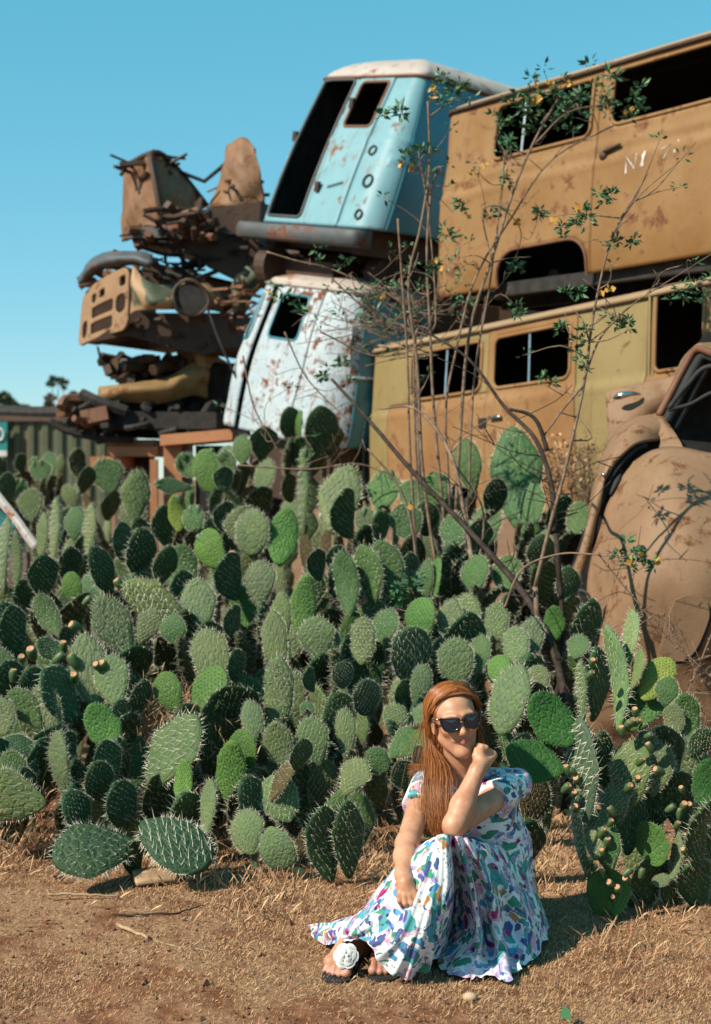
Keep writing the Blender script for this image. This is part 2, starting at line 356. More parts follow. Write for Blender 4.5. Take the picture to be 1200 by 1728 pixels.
b = MB(); b.box(O2 + u2 * .08 + in2 * .1 + Z * .1, A2 * 4.3, in2 * 1.5, Z * .03); b.build('floor_pan', M['dark'], r2)
for (a_, i_) in ((1.3, .12), (1.3, 1.4), (3.6, .12), (3.6, 1.4)):
    c = O2 + u2 * a_ + in2 * i_; b = MB()
    for (rr, w_) in ((.33, .2), (.19, .23)):
        t = np.linspace(0, 2 * math.pi, 25)[:-1]; b.prism([c + u2 * rr * math.cos(x) + Z * (rr * math.sin(x) - .15) - in2 * (.02 if rr < .3 else 0) for x in t], in2 * w_)
    o = b.build('wheel', M['rubber'], r2)
for (a_, i_) in ((.6, .3), (.6, 1.4), (4.0, .3), (4.0, 1.4)):
    b = MB(); c = O2 + u2 * a_ + in2 * i_; b.box((c[0], c[1], 0), u2 * .25, in2 * .25, Z * (c[2] + tilt * a_ + .1)); b.build('support_block', M['rustdark'], r2)
# --- the two blue vans seen from behind
C3 = np.array([.707, .707, 0]); A3 = np.array([.6967, -.6967, -.171]); B3 = np.array([.1208, -.1208, .985])
def bluevan(O, W, L, H, rh, slope, hol, seams, label, mats, parts, taper, slant, Rc, bulge):
    Rk = Rc[1] if isinstance(Rc, (list, tuple)) else Rc
    ins = lambda h: .0 + taper * np.clip((np.asarray(h, float)) / H, 0, 1) ** 1.6
    v = Van(O, A3, B3, C3, W, L, Rc, H, rh, ins, slope=slope, slant=slant, holes=hol, seams=seams, bulge=bulge, cell=.026)
    r = empty('panel_van', O + A3 * W / 2 + C3 * L / 2, label, 'van', VAN)
    v.part('body', mats[0], r, lambda s, h: ~parts[0](s, h) & ~((s > W + Rk * .7) & (s < W + L)))
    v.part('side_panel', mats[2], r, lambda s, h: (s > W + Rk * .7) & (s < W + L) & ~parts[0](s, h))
    v.part('rear_door', mats[0], r, parts[0], proud=.008)
    v.part('roof', mats[1], r, lambda s, h: h > 9, roof=True)
    return v, r
O3 = P(427, 372, 13.2)
bl = lambda s, h: .012 * np.exp(-((h - .80) / .02) ** 2) + .014 * np.exp(-((h - .62) / .025) ** 2) * (s > 1.5) + .02 * np.sin(np.clip(h / 1.4, 0, 1) * math.pi)
hol3 = [(.15, .63, .06, 1.39, .05), (.73, 1.09, .92, 1.36, .05)]
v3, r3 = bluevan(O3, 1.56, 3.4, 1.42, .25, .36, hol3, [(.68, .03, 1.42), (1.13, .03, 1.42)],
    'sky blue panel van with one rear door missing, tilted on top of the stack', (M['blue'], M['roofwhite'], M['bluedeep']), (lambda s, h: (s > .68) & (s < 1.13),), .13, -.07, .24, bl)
gutter(v3, r3, -1.2, 4.6, 1.41, M['rust'], .016)
v3.ring(hol3[0], .014, 'door_frame', M['bumper'], r3)
v3.ring(hol3[1], .016, 'window_frame', M['rust'], r3)
for (s_, h_, q) in ((1.33, .42, .055), (1.24, .70, .04), (1.36, .12, .04)):
    b = MB(); t = np.linspace(0, 2 * math.pi, 20)[:-1]
    b.add([v3.pt(s_, h_, -.02)] + [v3.pt(s_ + q * math.cos(x), h_ + q * math.sin(x), .008) for x in t], [[0, 1 + (i + 1) % 19, 1 + i] for i in range(19)])
    b.tube([v3.pt(s_ + q * math.cos(x), h_ + q * math.sin(x), .01) for x in list(t) + [0.]], .009, 5, cap=False)
    b.build('tail_light_socket', M['rubber'], r3)
for (s_, h_) in ((.05, .78), (.72, .3), (.72, 1.1)):
    b = MB(); b.box(v3.pt(s_, h_, .0), A3 * .05, B3 * .09, -C3 * .03); b.build('door_hinge', M['rustdark'], r3)
b = MB()
for k in range(6): b.tube([v3.pt(.86 + k * .03, .34 + .008 * k, .018), v3.pt(.875 + k * .03, .365 + .008 * k, .018), v3.pt(.89 + k * .03, .345 + .008 * k, .018)], .005, 4)
b.build('script_badge', M['rubber'], r3)
b = MB(); b.box(O3 + C3 * .15 + A3 * .1 + B3 * .02, A3 * 1.3, C3 * 3.0, B3 * .03); b.build('floor_pan', M['dark'], r3)
def bumperbar(O, W, name, root, mat, h=-.17, x0=-.1, dz=.15):
    n = 40; s = np.linspace(x0, W, n); pr = []
    for q in s:
        e = min(q - x0, W - q); back = .05 * max(0, 1 - e / .12) ** 2
        pr.append((q, back))
    V = []; Fc = []
    prof = [(0, .0), (-.02, .02), (-.03, dz / 2), (-.02, dz - .02), (0, dz), (.14, dz + .005), (.14, 0)]
    for (q, bk) in pr:
        for (l, hh) in prof: V.append(O + A3 * q + C3 * (l + bk - .13) + B3 * (h + hh))
    k = len(prof)
    for i in range(n - 1):
        for j in range(k): Fc.append([i * k + j, (i + 1) * k + j, (i + 1) * k + (j + 1) % k, i * k + (j + 1) % k])
    Fc += [list(range(k)), [(n - 1) * k + j for j in range(k)][::-1]]
    return mesh(name, V, Fc, mat, root)
bumperbar(O3, 1.52, 'bumper', r3, M['bumper'])
b = MB(); b.box(O3 + A3 * .1 - B3 * .22 + C3 * .1, A3 * .12, C3 * 3, B3 * .22); b.box(O3 + A3 * 1.25 - B3 * .22 + C3 * .1, A3 * .12, C3 * 3, B3 * .22); b.box(O3 + A3 * .15 - B3 * .2 + C3 * .25, A3 * 1.2, C3 * .1, B3 * .18); b.build('chassis_rail', M['rustdark'], r3)
O4 = P(365, 714, 13.0)
hol4 = [(.03, .16, .80, 1.22, .04), (.40, .80, .84, 1.24, .06), (.245, .325, -.3, 1.33, .02)]
dd4 = dent(.009, 11)
bl4 = lambda s, h: dd4(s, h) + .02 * np.sin(np.clip(h / 1.3, 0, 1) * math.pi) + .014 * np.exp(-((h - .62) / .03) ** 2) * (s > 1.1)
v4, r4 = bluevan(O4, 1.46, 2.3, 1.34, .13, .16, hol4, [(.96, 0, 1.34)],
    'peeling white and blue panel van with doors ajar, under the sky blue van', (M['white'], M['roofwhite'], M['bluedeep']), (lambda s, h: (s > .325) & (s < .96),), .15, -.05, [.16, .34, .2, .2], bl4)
gutter(v4, r4, -1.2, 3.6, 1.33, M['roofwhite'], .018)
v4.ring(hol4[1], .014, 'window_frame', M['bluedeep'], r4); v4.ring(hol4[0], .012, 'window_frame', M['bluedeep'], r4)
b = MB(); b.box(O4 + C3 * .15 + A3 * .1 + B3 * .02, A3 * 1.25, C3 * 2.0, B3 * .03); b.build('floor_pan', M['dark'], r4)
b = MB(); b.tube([v4.pt(2.2, .62, .02), v4.pt(1.62, .60, .02)], .014, 6); b.tube([v4.pt(1.55, .72, .015), v4.pt(1.5, 1.05, .015)], .016, 6); b.build('side_trim', M['white'], r4)
b = MB(); b.box(O4 + A3 * .42 + C3 * .12 - B3 * .55, A3 * 1.0, C3 * 1.9, B3 * .55); b.build('support_frame', M['rustdark'], r4)
# a mangled axle and springs between the two blue vans
r = empty('axle_wreck', P(590, 450, 13.5), 'dark axle and twisted steel squeezed between the two blue vans', 'scrap metal')
b = MB()
for i in range(13):
    p0 = P(rng.uniform(440, 560), rng.uniform(425, 462), rng.uniform(13.2, 14)); p1 = P(rng.uniform(580, 740), rng.uniform(425, 470), rng.uniform(13.0, 14.0))
    b.tube(cr([p0, (p0 + p1) / 2 + rng.normal(0, .06, 3), p1], 8), rng.uniform(.02, .06), 6)
b.box(P(450, 462, 13.3), A3 * .9, C3 * 1.5, Z * .16); b.prism([P(*q, 13.9) for q in ((590, 425), (740, 415), (770, 520), (600, 480))], (.3, .5, 0))
for i in range(70):
    p0 = P(rng.uniform(600, 770), rng.uniform(440, 560), rng.uniform(12.6, 13.4)); v_ = rng.normal(0, 1, 3); v_ /= np.linalg.norm(v_); b.tube([p0, p0 + v_ * rng.uniform(.15, .5)], rng.uniform(.008, .035), 5)
b.prism([P(*q, 12.9) for q in ((612, 470), (760, 455), (880, 490), (880, 545), (660, 590))], (.3, .5, 0)); b.build('axle', M['rustdark'], r)  # dark slabs added to fill the black gap between the vans
for q in ((455, 452, 13.2), (640, 470, 12.8)):
    b = MB(); t = np.linspace(0, 2 * math.pi, 21)[:-1]; c = P(*q); b.prism([c + C3 * .2 * math.cos(x) + Z * .2 * math.sin(x) for x in t], A3 * .14)
    b.build('brake_drum', M['rustdark'], r)
# ---------------------------------------------------------------- ground, container, far trees
def ground_z(x, y):
    return .02 * np.sin(1.3 * x + .4) * np.cos(1.1 * y) + .012 * np.sin(3.1 * x + 2 * y) + .006 * np.sin(9 * x - 4 * y) * np.cos(7 * y + x)
def ground():
    t = NT('dry_soil')
    n1 = t.noise(1.1, 6, .6); n2 = t.noise(9, 6, .65); n3 = t.noise(60, 4, .6)
    soil = t.mix(t.ramp(n2, .35, .65), (.19, .075, .036), (.33, .155, .082))
    straw = t.mix(t.ramp(n3, .3, .7), (.25, .125, .065), (.42, .25, .14))
    m = t.ramp(t.math('ADD', t.math('MULTIPLY', n1, .6), t.math('MULTIPLY', n2, .4)), .44, .55)
    t.base(t.mix(m, soil, straw)); t.rough(.95); t.b.inputs['Specular IOR Level'].default_value = .1
    t.bump(t.math('ADD', n2, t.math('MULTIPLY', n3, .5)), .9, .02)
    xs = np.concatenate([np.linspace(-500, -14, 14), np.linspace(-12, -2.6, 20), np.linspace(-2.5, 2.5, 130), np.linspace(2.6, 12, 20), np.linspace(14, 500, 14)])
    ys = np.concatenate([np.linspace(-60, 1, 6), np.linspace(1.5, 3.3, 8), np.linspace(3.4, 7, 110), np.linspace(7.2, 26, 40), np.linspace(28, 900, 16)])
    X, Y = np.meshgrid(xs, ys); Zz = ground_z(X, Y) * np.clip((30 - Y) / 10, 0, 1) * (np.abs(X) < 13)
    V = np.stack([X, Y, Zz], -1).reshape(-1, 3); n = len(xs)
    Fc = [[i * n + j, i * n + j + 1, (i + 1) * n + j + 1, (i + 1) * n + j] for i in range(len(ys) - 1) for j in range(n - 1)]
    o = mesh('ground', V, Fc, t.m); o['kind'] = 'structure'; return o
ground()
M['contgreen'] = rusted('olive_container_paint', (.085, .10, .055), (.11, .12, .07), .35, streak=.7, spots=.4, scale=.8)
M['contrail'] = rusted('container_rail', (.10, .06, .04), (.15, .09, .06), .5)
M['signteal'] = plain('teal_sign_paint', (.02, .26, .24), .5, vary=.15); M['signwhite'] = plain('white_sign_paint', (.75, .75, .72), .5, vary=.1)
r = empty('shipping_container', (-7.6, 26, 0), 'olive green corrugated shipping container behind the far left cactus', 'container')
b = MB(); x = -11.; V = []; k = 0
prof = []
while x < -4.25:
    prof += [(x, 0), (x + .09, 0), (x + .13, .05), (x + .21, .05)]; x += .25
prof = [p for p in prof if p[0] < -4.2]
V = [(p[0], 25 + p[1], z) for z in (.15, 2.48) for p in prof]; n = len(prof)
b.add(V, [[i, i + 1, n + i + 1, n + i] for i in range(n - 1)]); b.add([(-4.2, 25 + t * 2.4, z) for z in (.15, 2.48) for t in (0.02, 1)], [[0, 1, 3, 2]])
b.box((-11, 25.06, 2.46), (6.8, 0, 0), (0, 2.3, 0), (0, 0, .04)); b.build('corrugated_wall', M['contgreen'], r)
b = MB(); b.box((-11, 24.95, 2.48), (6.86, 0, 0), (0, .12, 0), (0, 0, .12)); b.box((-4.22, 24.95, 0), (.12, 0, 0), (0, .14, 0), (0, 0, 2.48)); b.box((-11, 24.95, .0), (6.8, 0, 0), (0, .12, 0), (0, 0, .16)); b.build('edge_rail', M['contrail'], r)
r = empty('sign', P(-8, 745, 24.8), 'teal and white sign board fixed to the container at the left edge', 'sign')
c = P(12, 770, 24.85); b = MB(); b.box(c, (-.9, 0, 0), (0, .04, 0), (0, 0, .60)); b.build('board', M['signteal'], r)
b = MB(); b.box(c + np.array([0, -.02, .0]), (-.9, 0, 0), (0, .015, 0), (0, 0, .10)); b.build('border_band', M['signwhite'], r)
b = MB(); q = c + np.array([-.13, -.012, .38]); b.tube([q + np.array([.075 * math.cos(t), 0, .10 * math.sin(t)]) for t in np.linspace(0, 2 * math.pi, 20)], .022, 6, cap=False); b.build('letter', M['signwhite'], r)
def leafmat(name, a, bcol, trans=.25):
    t = NT(name); oi = t.n('ShaderNodeNewGeometry'); t.base(t.mix(oi.outputs['Random Per Island'], a, bcol)); t.rough(.5)
    t.b.inputs['Specular IOR Level'].default_value = .35
    return t.m
M['treeleaf'] = leafmat('tree_leaf', (.018, .035, .014), (.05, .075, .03)); M['treebrown'] = leafmat('dry_tree_leaf', (.06, .045, .03), (.12, .09, .06)); M['bark'] = plain('pale_bark', (.25, .20, .16), .9)
def leaves(centres, spread, n, size, g, sq=(1, 1, 1)):
    V = []; Fc = []
    for c in centres:
        q = g.normal(0, 1, (n, 3)); q /= np.linalg.norm(q, axis=1)[:, None] + 1e-9; q *= g.uniform(.2, 1, (n, 1)) ** .5 * spread * np.array(sq)
        for p in q:
            a = g.normal(0, 1, 3); a /= np.linalg.norm(a); e = np.cross(a, g.normal(0, 1, 3)); e /= np.linalg.norm(e); s = size * g.uniform(.6, 1.3)
            m = len(V); o = c + p; V += [o - a * s, o + e * s * .45, o + a * s, o - e * s * .45]; Fc.append([m, m + 1, m + 2, m + 3])
    return V, Fc
def tree(label, base, clumps, trunk_r, leaf, d, seed, spread, size, n=110):
    g = np.random.default_rng(seed); b0 = P(base[0], base[1], d); b0[2] = 0
    r = empty('tree', b0, label, 'tree', 'far trees beyond the container'); b = MB()
    for c in clumps:
        q = P(c[0], c[1], d); b.tube(cr([b0, (b0 * .45 + q * .55) + np.array([.1, 0, .3]), q], 8), np.linspace(trunk_r, trunk_r * .25, 8), 6)
    b.build('trunk', M['bark'], r, True)
    V = []; Fc = []
    for c in clumps:
        q = P(c[0], c[1], d); cs = [q + g.normal(0, 1, 3) * spread * np.array([.7, .7, .35]) for _ in range(4)]
        v, f = leaves(cs, spread * .6, n, size, g, (1, 1, .7)); Fc += [[i + len(V) for i in h] for h in f]; V += list(v)
    mesh('crown', V, Fc, leaf, r, False)
tree('dark rounded tree above the container at the far left edge', (5, 800), [(4, 672), (14, 680), (0, 690), (28, 688)], .15, M['treeleaf'], 60, 1, .42, .14)
tree('slender tree with a small flat crown on a bare trunk', (88, 800), [(98, 640), (88, 648), (108, 646)], .05, M['treeleaf'], 55, 2, .16, .10, 50)
tree('low leafy dark tree beside the slender tree', (125, 800), [(126, 672), (134, 668), (118, 682)], .08, M['treeleaf'], 52, 3, .24, .10, 60)
tree('sparse brownish tree left of the slender tree', (82, 800), [(84, 676), (90, 670), (78, 684)], .06, M['treebrown'], 57, 4, .24, .08, 40)
# ---------------------------------------------------------------- the wrecks stacked at the left
M['rustlit'] = rusted('brown_rusted_panel', (.20, .095, .042), (.30, .155, .075), .62, rust=((.08, .03, .015), (.28, .13, .06)), spots=.6, scale=2.4, streak=.9)
M['camotan'] = rusted('tan_camouflage', (.34, .195, .10), (.39, .24, .13), .6, spots=.65, scale=2.4)
t = NT('camouflage_paint'); n_ = t.noise(3.0, 3, .5, dist=.5)
c_ = t.mix(t.ramp(n_, .53, .58), (.44, .27, .14), (.075, .09, .05)); c_ = t.mix(t.ramp(t.noise(6, 5, .7), .6, .68), c_, (.10, .04, .02)); t.base(c_); t.rough(.7); t.bump(t.noise(30, 5), .3); M['camo'] = t.m
M['khakiflat'] = rusted('khaki_truck_paint', (.24, .14, .05), (.30, .18, .07), .6, spots=.68, scale=2)
M['orange'] = rusted('orange_primer', (.42, .17, .07), (.46, .20, .09), .3, spots=.4, scale=1.5)
WR = 'wrecks stacked at the left'
def crumple(V, amp, f=7.):
    V = np.asarray(V); o = np.zeros_like(V)
    for k, (a, b, c, w_) in enumerate(((1, .6, 1.3, 1), (1.7, -1.1, .8, .7), (-.9, 1.4, 2.1, .6), (3.1, 2.2, -2.7, .4), (4.7, -3.9, 4.1, .3))):
        ph = f * (V @ np.array([a, b, c])); o += w_ * np.stack([np.sin(ph + k), np.sin(ph * 1.13 + 2 * k + 1), .6 * np.sin(ph * .91 + 3 * k + 2)], 1)
    return V + amp * o
def sheet(name, rows, mat, root, th=.02, nu=24, nv=20, off=0, cr_=.012):
    V, Fc = patch(pxgrid(rows), nu, nv); V = crumple(V, cr_); o = mesh(name, V, Fc, mat, root); solid(o, th, off); return o
def clutter(box, d0, d1, n, r0, r1, seed, horiz=.7):
    g = np.random.default_rng(seed); b = MB()
    for i in range(n):
        x, y = g.uniform(box[0], box[2]), g.uniform(box[1], box[3]); d = g.uniform(d0, d1); p = P(x, y, d); L = g.uniform(.15, .5)
        v = g.normal(0, 1, 3); v[2] *= (1 - horiz); v /= np.linalg.norm(v)
        if g.random() < .55: b.tube(cr([p - v * L / 2, p + g.normal(0, .04, 3), p + v * L / 2], 6), g.uniform(r0, r1), 6)
        else:
            e = np.cross(v, g.normal(0, 1, 3)); e /= np.linalg.norm(e); h = np.cross(v, e); q = g.uniform(r0, r1) * 2.5; b.box(p - v * L / 3, v * L * .6, e * q, h * q * g.uniform(.4, 1))
    return b
r = empty('truck_cab', P(310, 400, 14), 'brown rusted cab torn open with two upright panels, topmost wreck at the left', 'wreck', WR)
sheet('side_panel', [[(208, 286, 14.1), (228, 272, 13.9), (250, 262, 13.7)], [(207, 345, 14.1), (232, 330, 13.85), (262, 318, 13.6)], [(207, 408, 14.1), (240, 392, 13.8), (274, 372, 13.6)]], M['rustlit'], r)
sheet('front_panel', [[(252, 262, 13.68), (270, 261, 13.8), (304, 290, 14.1)], [(264, 318, 13.58), (292, 318, 13.7), (332, 324, 14.1)], [(276, 380, 13.56), (305, 372, 13.7), (350, 350, 14.2)]], M['rustlit'], r)
b = MB(); b.tube(cr([P(253, 260, 13.64), P(264, 318, 13.52), P(275, 376, 13.5)], 10), .035, 6); b.tube(cr([P(208, 286, 14.1), P(228, 272, 13.9), P(250, 261, 13.7), P(272, 260, 13.75), P(304, 290, 14.05), P(350, 348, 14.1)], 26), .03, 6); b.build('panel_rib', M['rustdark'], r, True)
sheet('rear_panel', [[(388, 246, 14.1), (408, 235, 14.0), (430, 250, 13.9)], [(378, 290, 14.0), (404, 292, 13.8), (440, 288, 13.8)], [(355, 348, 14.0), (395, 350, 13.8), (444, 345, 13.8)]], M['rustlit'], r, .05)
b = MB(); b.tube([P(303, 290, 14.0), P(345, 306, 14), P(380, 277, 14)], .022, 6); b.build('brace_rod', M['dark'], r)
b = MB(); b.prism([P(*q, 13.5) for q in ((216, 388), (280, 378), (350, 352), (440, 340), (432, 470), (398, 474), (352, 452), (330, 434), (292, 419), (225, 411))], (.5, 1.3, 0)); b.build('floor', M['rustdark'], r)
bb = clutter((225, 380, 340, 408), 13.3, 13.6, 16, .02, .045, 31); bb.build('torn_metal', M['rust'], r)
sheet('headlamp_shell', [[(282, 376, 13.45), (304, 362, 13.35), (338, 350, 13.4)], [(284, 388, 13.42), (309, 376, 13.3), (342, 362, 13.36)], [(290, 396, 13.45), (316, 390, 13.35), (340, 376, 13.4)]], M['rustlit'], r, .02)
bb = clutter((270, 350, 350, 400), 13.2, 13.5, 22, .012, .035, 33); bb.build('torn_strip', M['rustdark'], r)
b = MB(); b.box(P(214, 402, 13.42), P(280, 400, 13.3) - P(214, 402, 13.42), (.05, .1, 0), (0, 0, .10)); b.build('bumper', M['bumper'], r)
# jeep front
r = empty('jeep', P(260, 540, 14), 'camouflage jeep front with a slotted grille, second wreck from the top at the left', 'wreck', WR)
def holed_plate(name, c00, c10, c01, c11, holes, mat, root, th=.03, n=70):
    """four-cornered plate with rounded openings given in its own 0..1 square"""
    s = np.linspace(0, 1, n); S, T = np.meshgrid(s, s); w_ = np.linalg.norm(c10 - c00); h_ = np.linalg.norm(c01 - c00)
    cs = (S[:-1, :-1] + S[1:, 1:]) / 2; ct = (T[:-1, :-1] + T[1:, 1:]) / 2; drop = np.zeros(cs.shape, bool); Sd, Td = S.copy(), T.copy()
    def outer(a, b): return rrsdf(a * w_, b * h_, (0, w_, 0, h_, .1))
    fs = [lambda a, b, h=h: rrsdf(a * w_, b * h_, (h[0] * w_, h[1] * w_, h[2] * h_, h[3] * h_, h[4])) for h in holes] + [lambda a, b: -outer(a, b)]
    for f in fs:
        d = f(cs, ct) < 0; drop |= d; vd = np.zeros(S.shape, bool); vk = np.zeros(S.shape, bool)
        for dd_, arr in ((True, vd), (False, vk)):
            e = d == dd_; arr[:-1, :-1] |= e; arr[1:, :-1] |= e; arr[:-1, 1:] |= e; arr[1:, 1:] |= e
        bd = vd & vk
        for _ in range(3):
            v0 = f(Sd, Td); e = 1e-3; gx = (f(Sd + e, Td) - v0) / e; gy = (f(Sd, Td + e) - v0) / e; q = gx * gx + gy * gy + 1e-9
            Sd = np.where(bd, Sd - v0 * gx / q, Sd); Td = np.where(bd, Td - v0 * gy / q, Td)
    Sd = np.clip(Sd, 0, 1)[..., None]; Td = np.clip(Td, 0, 1)[..., None]
    V = (c00 * (1 - Sd) * (1 - Td) + c10 * Sd * (1 - Td) + c01 * (1 - Sd) * Td + c11 * Sd * Td)
    nrm = np.cross(c10 - c00, c01 - c00); nrm /= np.linalg.norm(nrm); V = V + nrm * .05 * np.sin(np.pi * Sd) * 1
    ii, jj = np.nonzero(~drop); Fc = np.stack([ii * n + jj, ii * n + jj + 1, (ii + 1) * n + jj + 1, (ii + 1) * n + jj], 1)
    u_, inv = np.unique(Fc, return_inverse=True); o = mesh(name, V.reshape(-1, 3)[u_], inv.reshape(Fc.shape), mat, root); solid(o, th, 0); return o
holed_plate('grille', P(134, 586, 13.9), P(217, 556, 13.2), P(142, 498, 13.9), P(220, 448, 13.2), [(.32, .76, .10, .30, .03), (.32, .76, .38, .58, .03), (.08, .24, .1, .42, .06), (.80, .96, .30, .60, .06), (.3, .42, .66, .82, .03), (.48, .6, .68, .82, .02), (.85, .95, .72, .88, .02)], M['camotan'], r)
sheet('fender', [[(220, 446, 13.2), (256, 478, 13.15), (300, 480, 13.3), (345, 478, 13.5), (385, 500, 13.7)], [(222, 490, 13.15), (256, 506, 13.0), (300, 502, 13.1), (345, 500, 13.3), (385, 516, 13.6)], [(224, 532, 13.2), (256, 522, 13.1), (300, 519, 13.2), (345, 522, 13.4), (385, 532, 13.6)]], M['camo'], r, .03)
sheet('rear_fender', [[(378, 520, 13.6), (392, 478, 13.5), (420, 450, 13.5), (455, 436, 13.6)], [(392, 530, 13.5), (408, 494, 13.4), (430, 470, 13.4), (462, 450, 13.5)], [(408, 540, 13.6), (420, 510, 13.5), (440, 488, 13.5), (470, 468, 13.6)]], M['camo'], r, .03)
b = MB(); c = P(322, 503, 13.1); t_ = np.linspace(0, 2 * math.pi, 25)
b.tube([c + np.array([.16 * math.cos(x), 0.02 * math.cos(x), .16 * math.sin(x)]) for x in t_], .02, 6, cap=False); o = b.build('headlamp_ring', M['rustdark'], r, True)
for v_ in o.data.vertices: v_.co += Vector((.012 * math.sin(23 * v_.co.z), .02 * math.sin(17 * v_.co.x + 9 * v_.co.z), .012 * math.sin(19 * v_.co.x)))
b = MB(); b.prism([c + np.array([.15 * math.cos(x), 0.0, .15 * math.sin(x)]) for x in t_[:-1]], (.02, .12, 0)); b.build('headlamp_bowl', M['dark'], r)
b = MB(); b.prism([P(*q, 13.35) for q in ((150, 578), (228, 528), (385, 528), (388, 585), (345, 598), (300, 590), (215, 566))], (.6, 1.2, 0)); b.prism([P(*q, 13.5) for q in ((238, 452), (255, 442), (335, 462), (345, 470), (340, 484), (250, 480))], (.4, .8, 0)); b.build('engine_bay_fill', M['rustdark'], r)  # dark blocks, the lower one standing for the shaded underside
sheet('bumper', [[(132, 470, 13.9), (152, 444, 13.7), (178, 428, 13.5), (220, 427, 13.3), (262, 434, 13.2)], [(132, 478, 13.75), (152, 454, 13.55), (180, 438, 13.35), (220, 436, 13.15), (262, 443, 13.05)], [(134, 488, 13.9), (154, 464, 13.7), (182, 447, 13.5), (220, 444, 13.3), (258, 448, 13.2)]], M['bumper'], r, .05)
b = MB(); b.prism([P(*q, 14.15) for q in ((140, 505), (226, 455), (240, 520), (226, 560), (138, 578))], (.1, .3, 0)); b.build('grille_backing', M['rustdark'], r)  # dark slab added to close the view through the grille slots
bb = clutter((150, 455, 235, 490), 13.5, 13.9, 18, .015, .03, 41); bb.build('radiator_part', M['rust'], r)
b = MB(); b.tube(cr([P(165, 585, 13.6), P(170, 606, 13.6), P(178, 618, 13.6), P(180, 634, 13.6)], 10), .012, 5); b.build('hanging_wire', M['dark'], r); b = MB(); b.tube(cr([P(350, 520, 13), P(372, 580, 12.9), P(400, 640, 12.9)], 10), .012, 5); b.build('hanging_wire', M['dark'], r)
for bx_, d0_, n_, nm, rt in (((215, 385, 440, 450), 13.3, 26, 'torn_strip', 'truck_cab'), ((200, 262, 300, 300), 13.7, 9, 'loose_strip', 'truck_cab'), ((370, 300, 440, 400), 13.7, 16, 'torn_edge', 'truck_cab'), ((228, 538, 388, 580), 13.35, 30, 'suspension_part', 'jeep'), ((245, 436, 350, 470), 13.4, 26, 'hose', 'jeep'), ((370, 470, 455, 560), 13.2, 22, 'torn_edge', 'jeep')):
    g = np.random.default_rng(int(bx_[0] + bx_[1])); bb = clutter(bx_, d0_, d0_ + .35, n_ + 8, .005, .020, int(bx_[0] * 3 + bx_[1])); bb.build(nm, [M['rustdark'], M['rust'], M['dark']][n_ % 3], bpy.data.objects[rt])
# khaki truck front
r = empty('truck_wreck', P(270, 650, 14), 'khaki truck front with an open engine and a long fender, below the jeep', 'wreck', WR)
sheet('fender', [[(169, 655, 13.6), (215, 649, 13.5), (268, 642, 13.5), (315, 622, 13.6), (345, 598, 13.7)], [(166, 668, 13.55), (215, 660, 13.4), (268, 656, 13.4), (318, 640, 13.5), (352, 628, 13.6)], [(169, 684, 13.6), (215, 679, 13.5), (262, 681, 13.5), (320, 666, 13.6), (352, 672, 13.7)]], M['khakiflat'], r, .03)
sheet('cowl', [[(326, 600, 13.65), (330, 584, 13.65), (345, 580, 13.7), (360, 588, 13.7)], [(330, 612, 13.6), (340, 600, 13.6), (350, 592, 13.65), (358, 598, 13.7)], [(346, 640, 13.6), (352, 625, 13.6), (356, 610, 13.65), (380, 612, 13.8)]], M['khakiflat'], r, .04)
b = MB(); b.prism([P(*q, 13.75) for q in ((298, 592), (310, 582), (326, 584), (326, 618), (300, 626))], (.2, .4, 0)); b.build('seat_frame', M['rust'], r)
bb = clutter((186, 604, 300, 645), 13.6, 14.3, 40, .025, .06, 51); bb.box(P(195, 645, 13.8), (.55, .1, 0), (.1, .4, 0), (0, 0, .16)); bb.build('engine', M['rustdark'], r)
b = MB(); b.box(P(186, 640, 13.6), (.06, .02, 0), (0, .05, 0), (.02, 0, .2)); b.build('engine_pipe', M['camotan'], r)
b = MB(); b.prism([P(*q, 13.85) for q in ((330, 612), (385, 612), (380, 690), (320, 690), (318, 650))], (.4, .6, 0)); b.build('cab_shade', M['dark'], r)  # dark block standing for the shaded void behind the cowl
# chassis frame
r = empty('chassis', P(240, 700, 14), 'dark truck chassis with long rails sticking out over the container', 'wreck', WR)
bb = clutter((125, 678, 358, 728), 13.4, 14.4, 110, .02, .06, 61, .6)
bb.box(P(130, 722, 13.5), P(365, 724, 13.3) - P(130, 722, 13.5), (.05, .12, 0), (0, 0, .16)); bb.box(P(122, 690, 13.8), P(360, 684, 14.2) - P(122, 690, 13.8), (.05, .12, 0), (0, 0, .12)); bb.prism([P(*q, 13.9) for q in ((160, 685), (355, 675), (365, 735), (200, 738))], (.3, .6, 0)); bb.build('frame', M['dark'], r)
b = MB(); b.tube(cr([P(128, 696, 13.8), P(60, 697, 14.2), P(-40, 693, 14.8)], 8), .045, 6); b.tube(cr([P(128, 690, 13.8), P(60, 690, 14.3), P(-60, 686, 14.9)], 8), .03, 6); b.build('rail', M['dark'], r)
b = MB(); b.tube(cr([P(84, 708, 13.5), P(110, 726, 13.5), P(160, 738, 13.5), P(225, 742, 13.5)], 14), .035, 6); b.build('leaf_spring', M['dark'], r, True)
bb = clutter((115, 680, 160, 705), 13.3, 13.6, 10, .03, .06, 71); bb.build('hub', M['rust'], r)
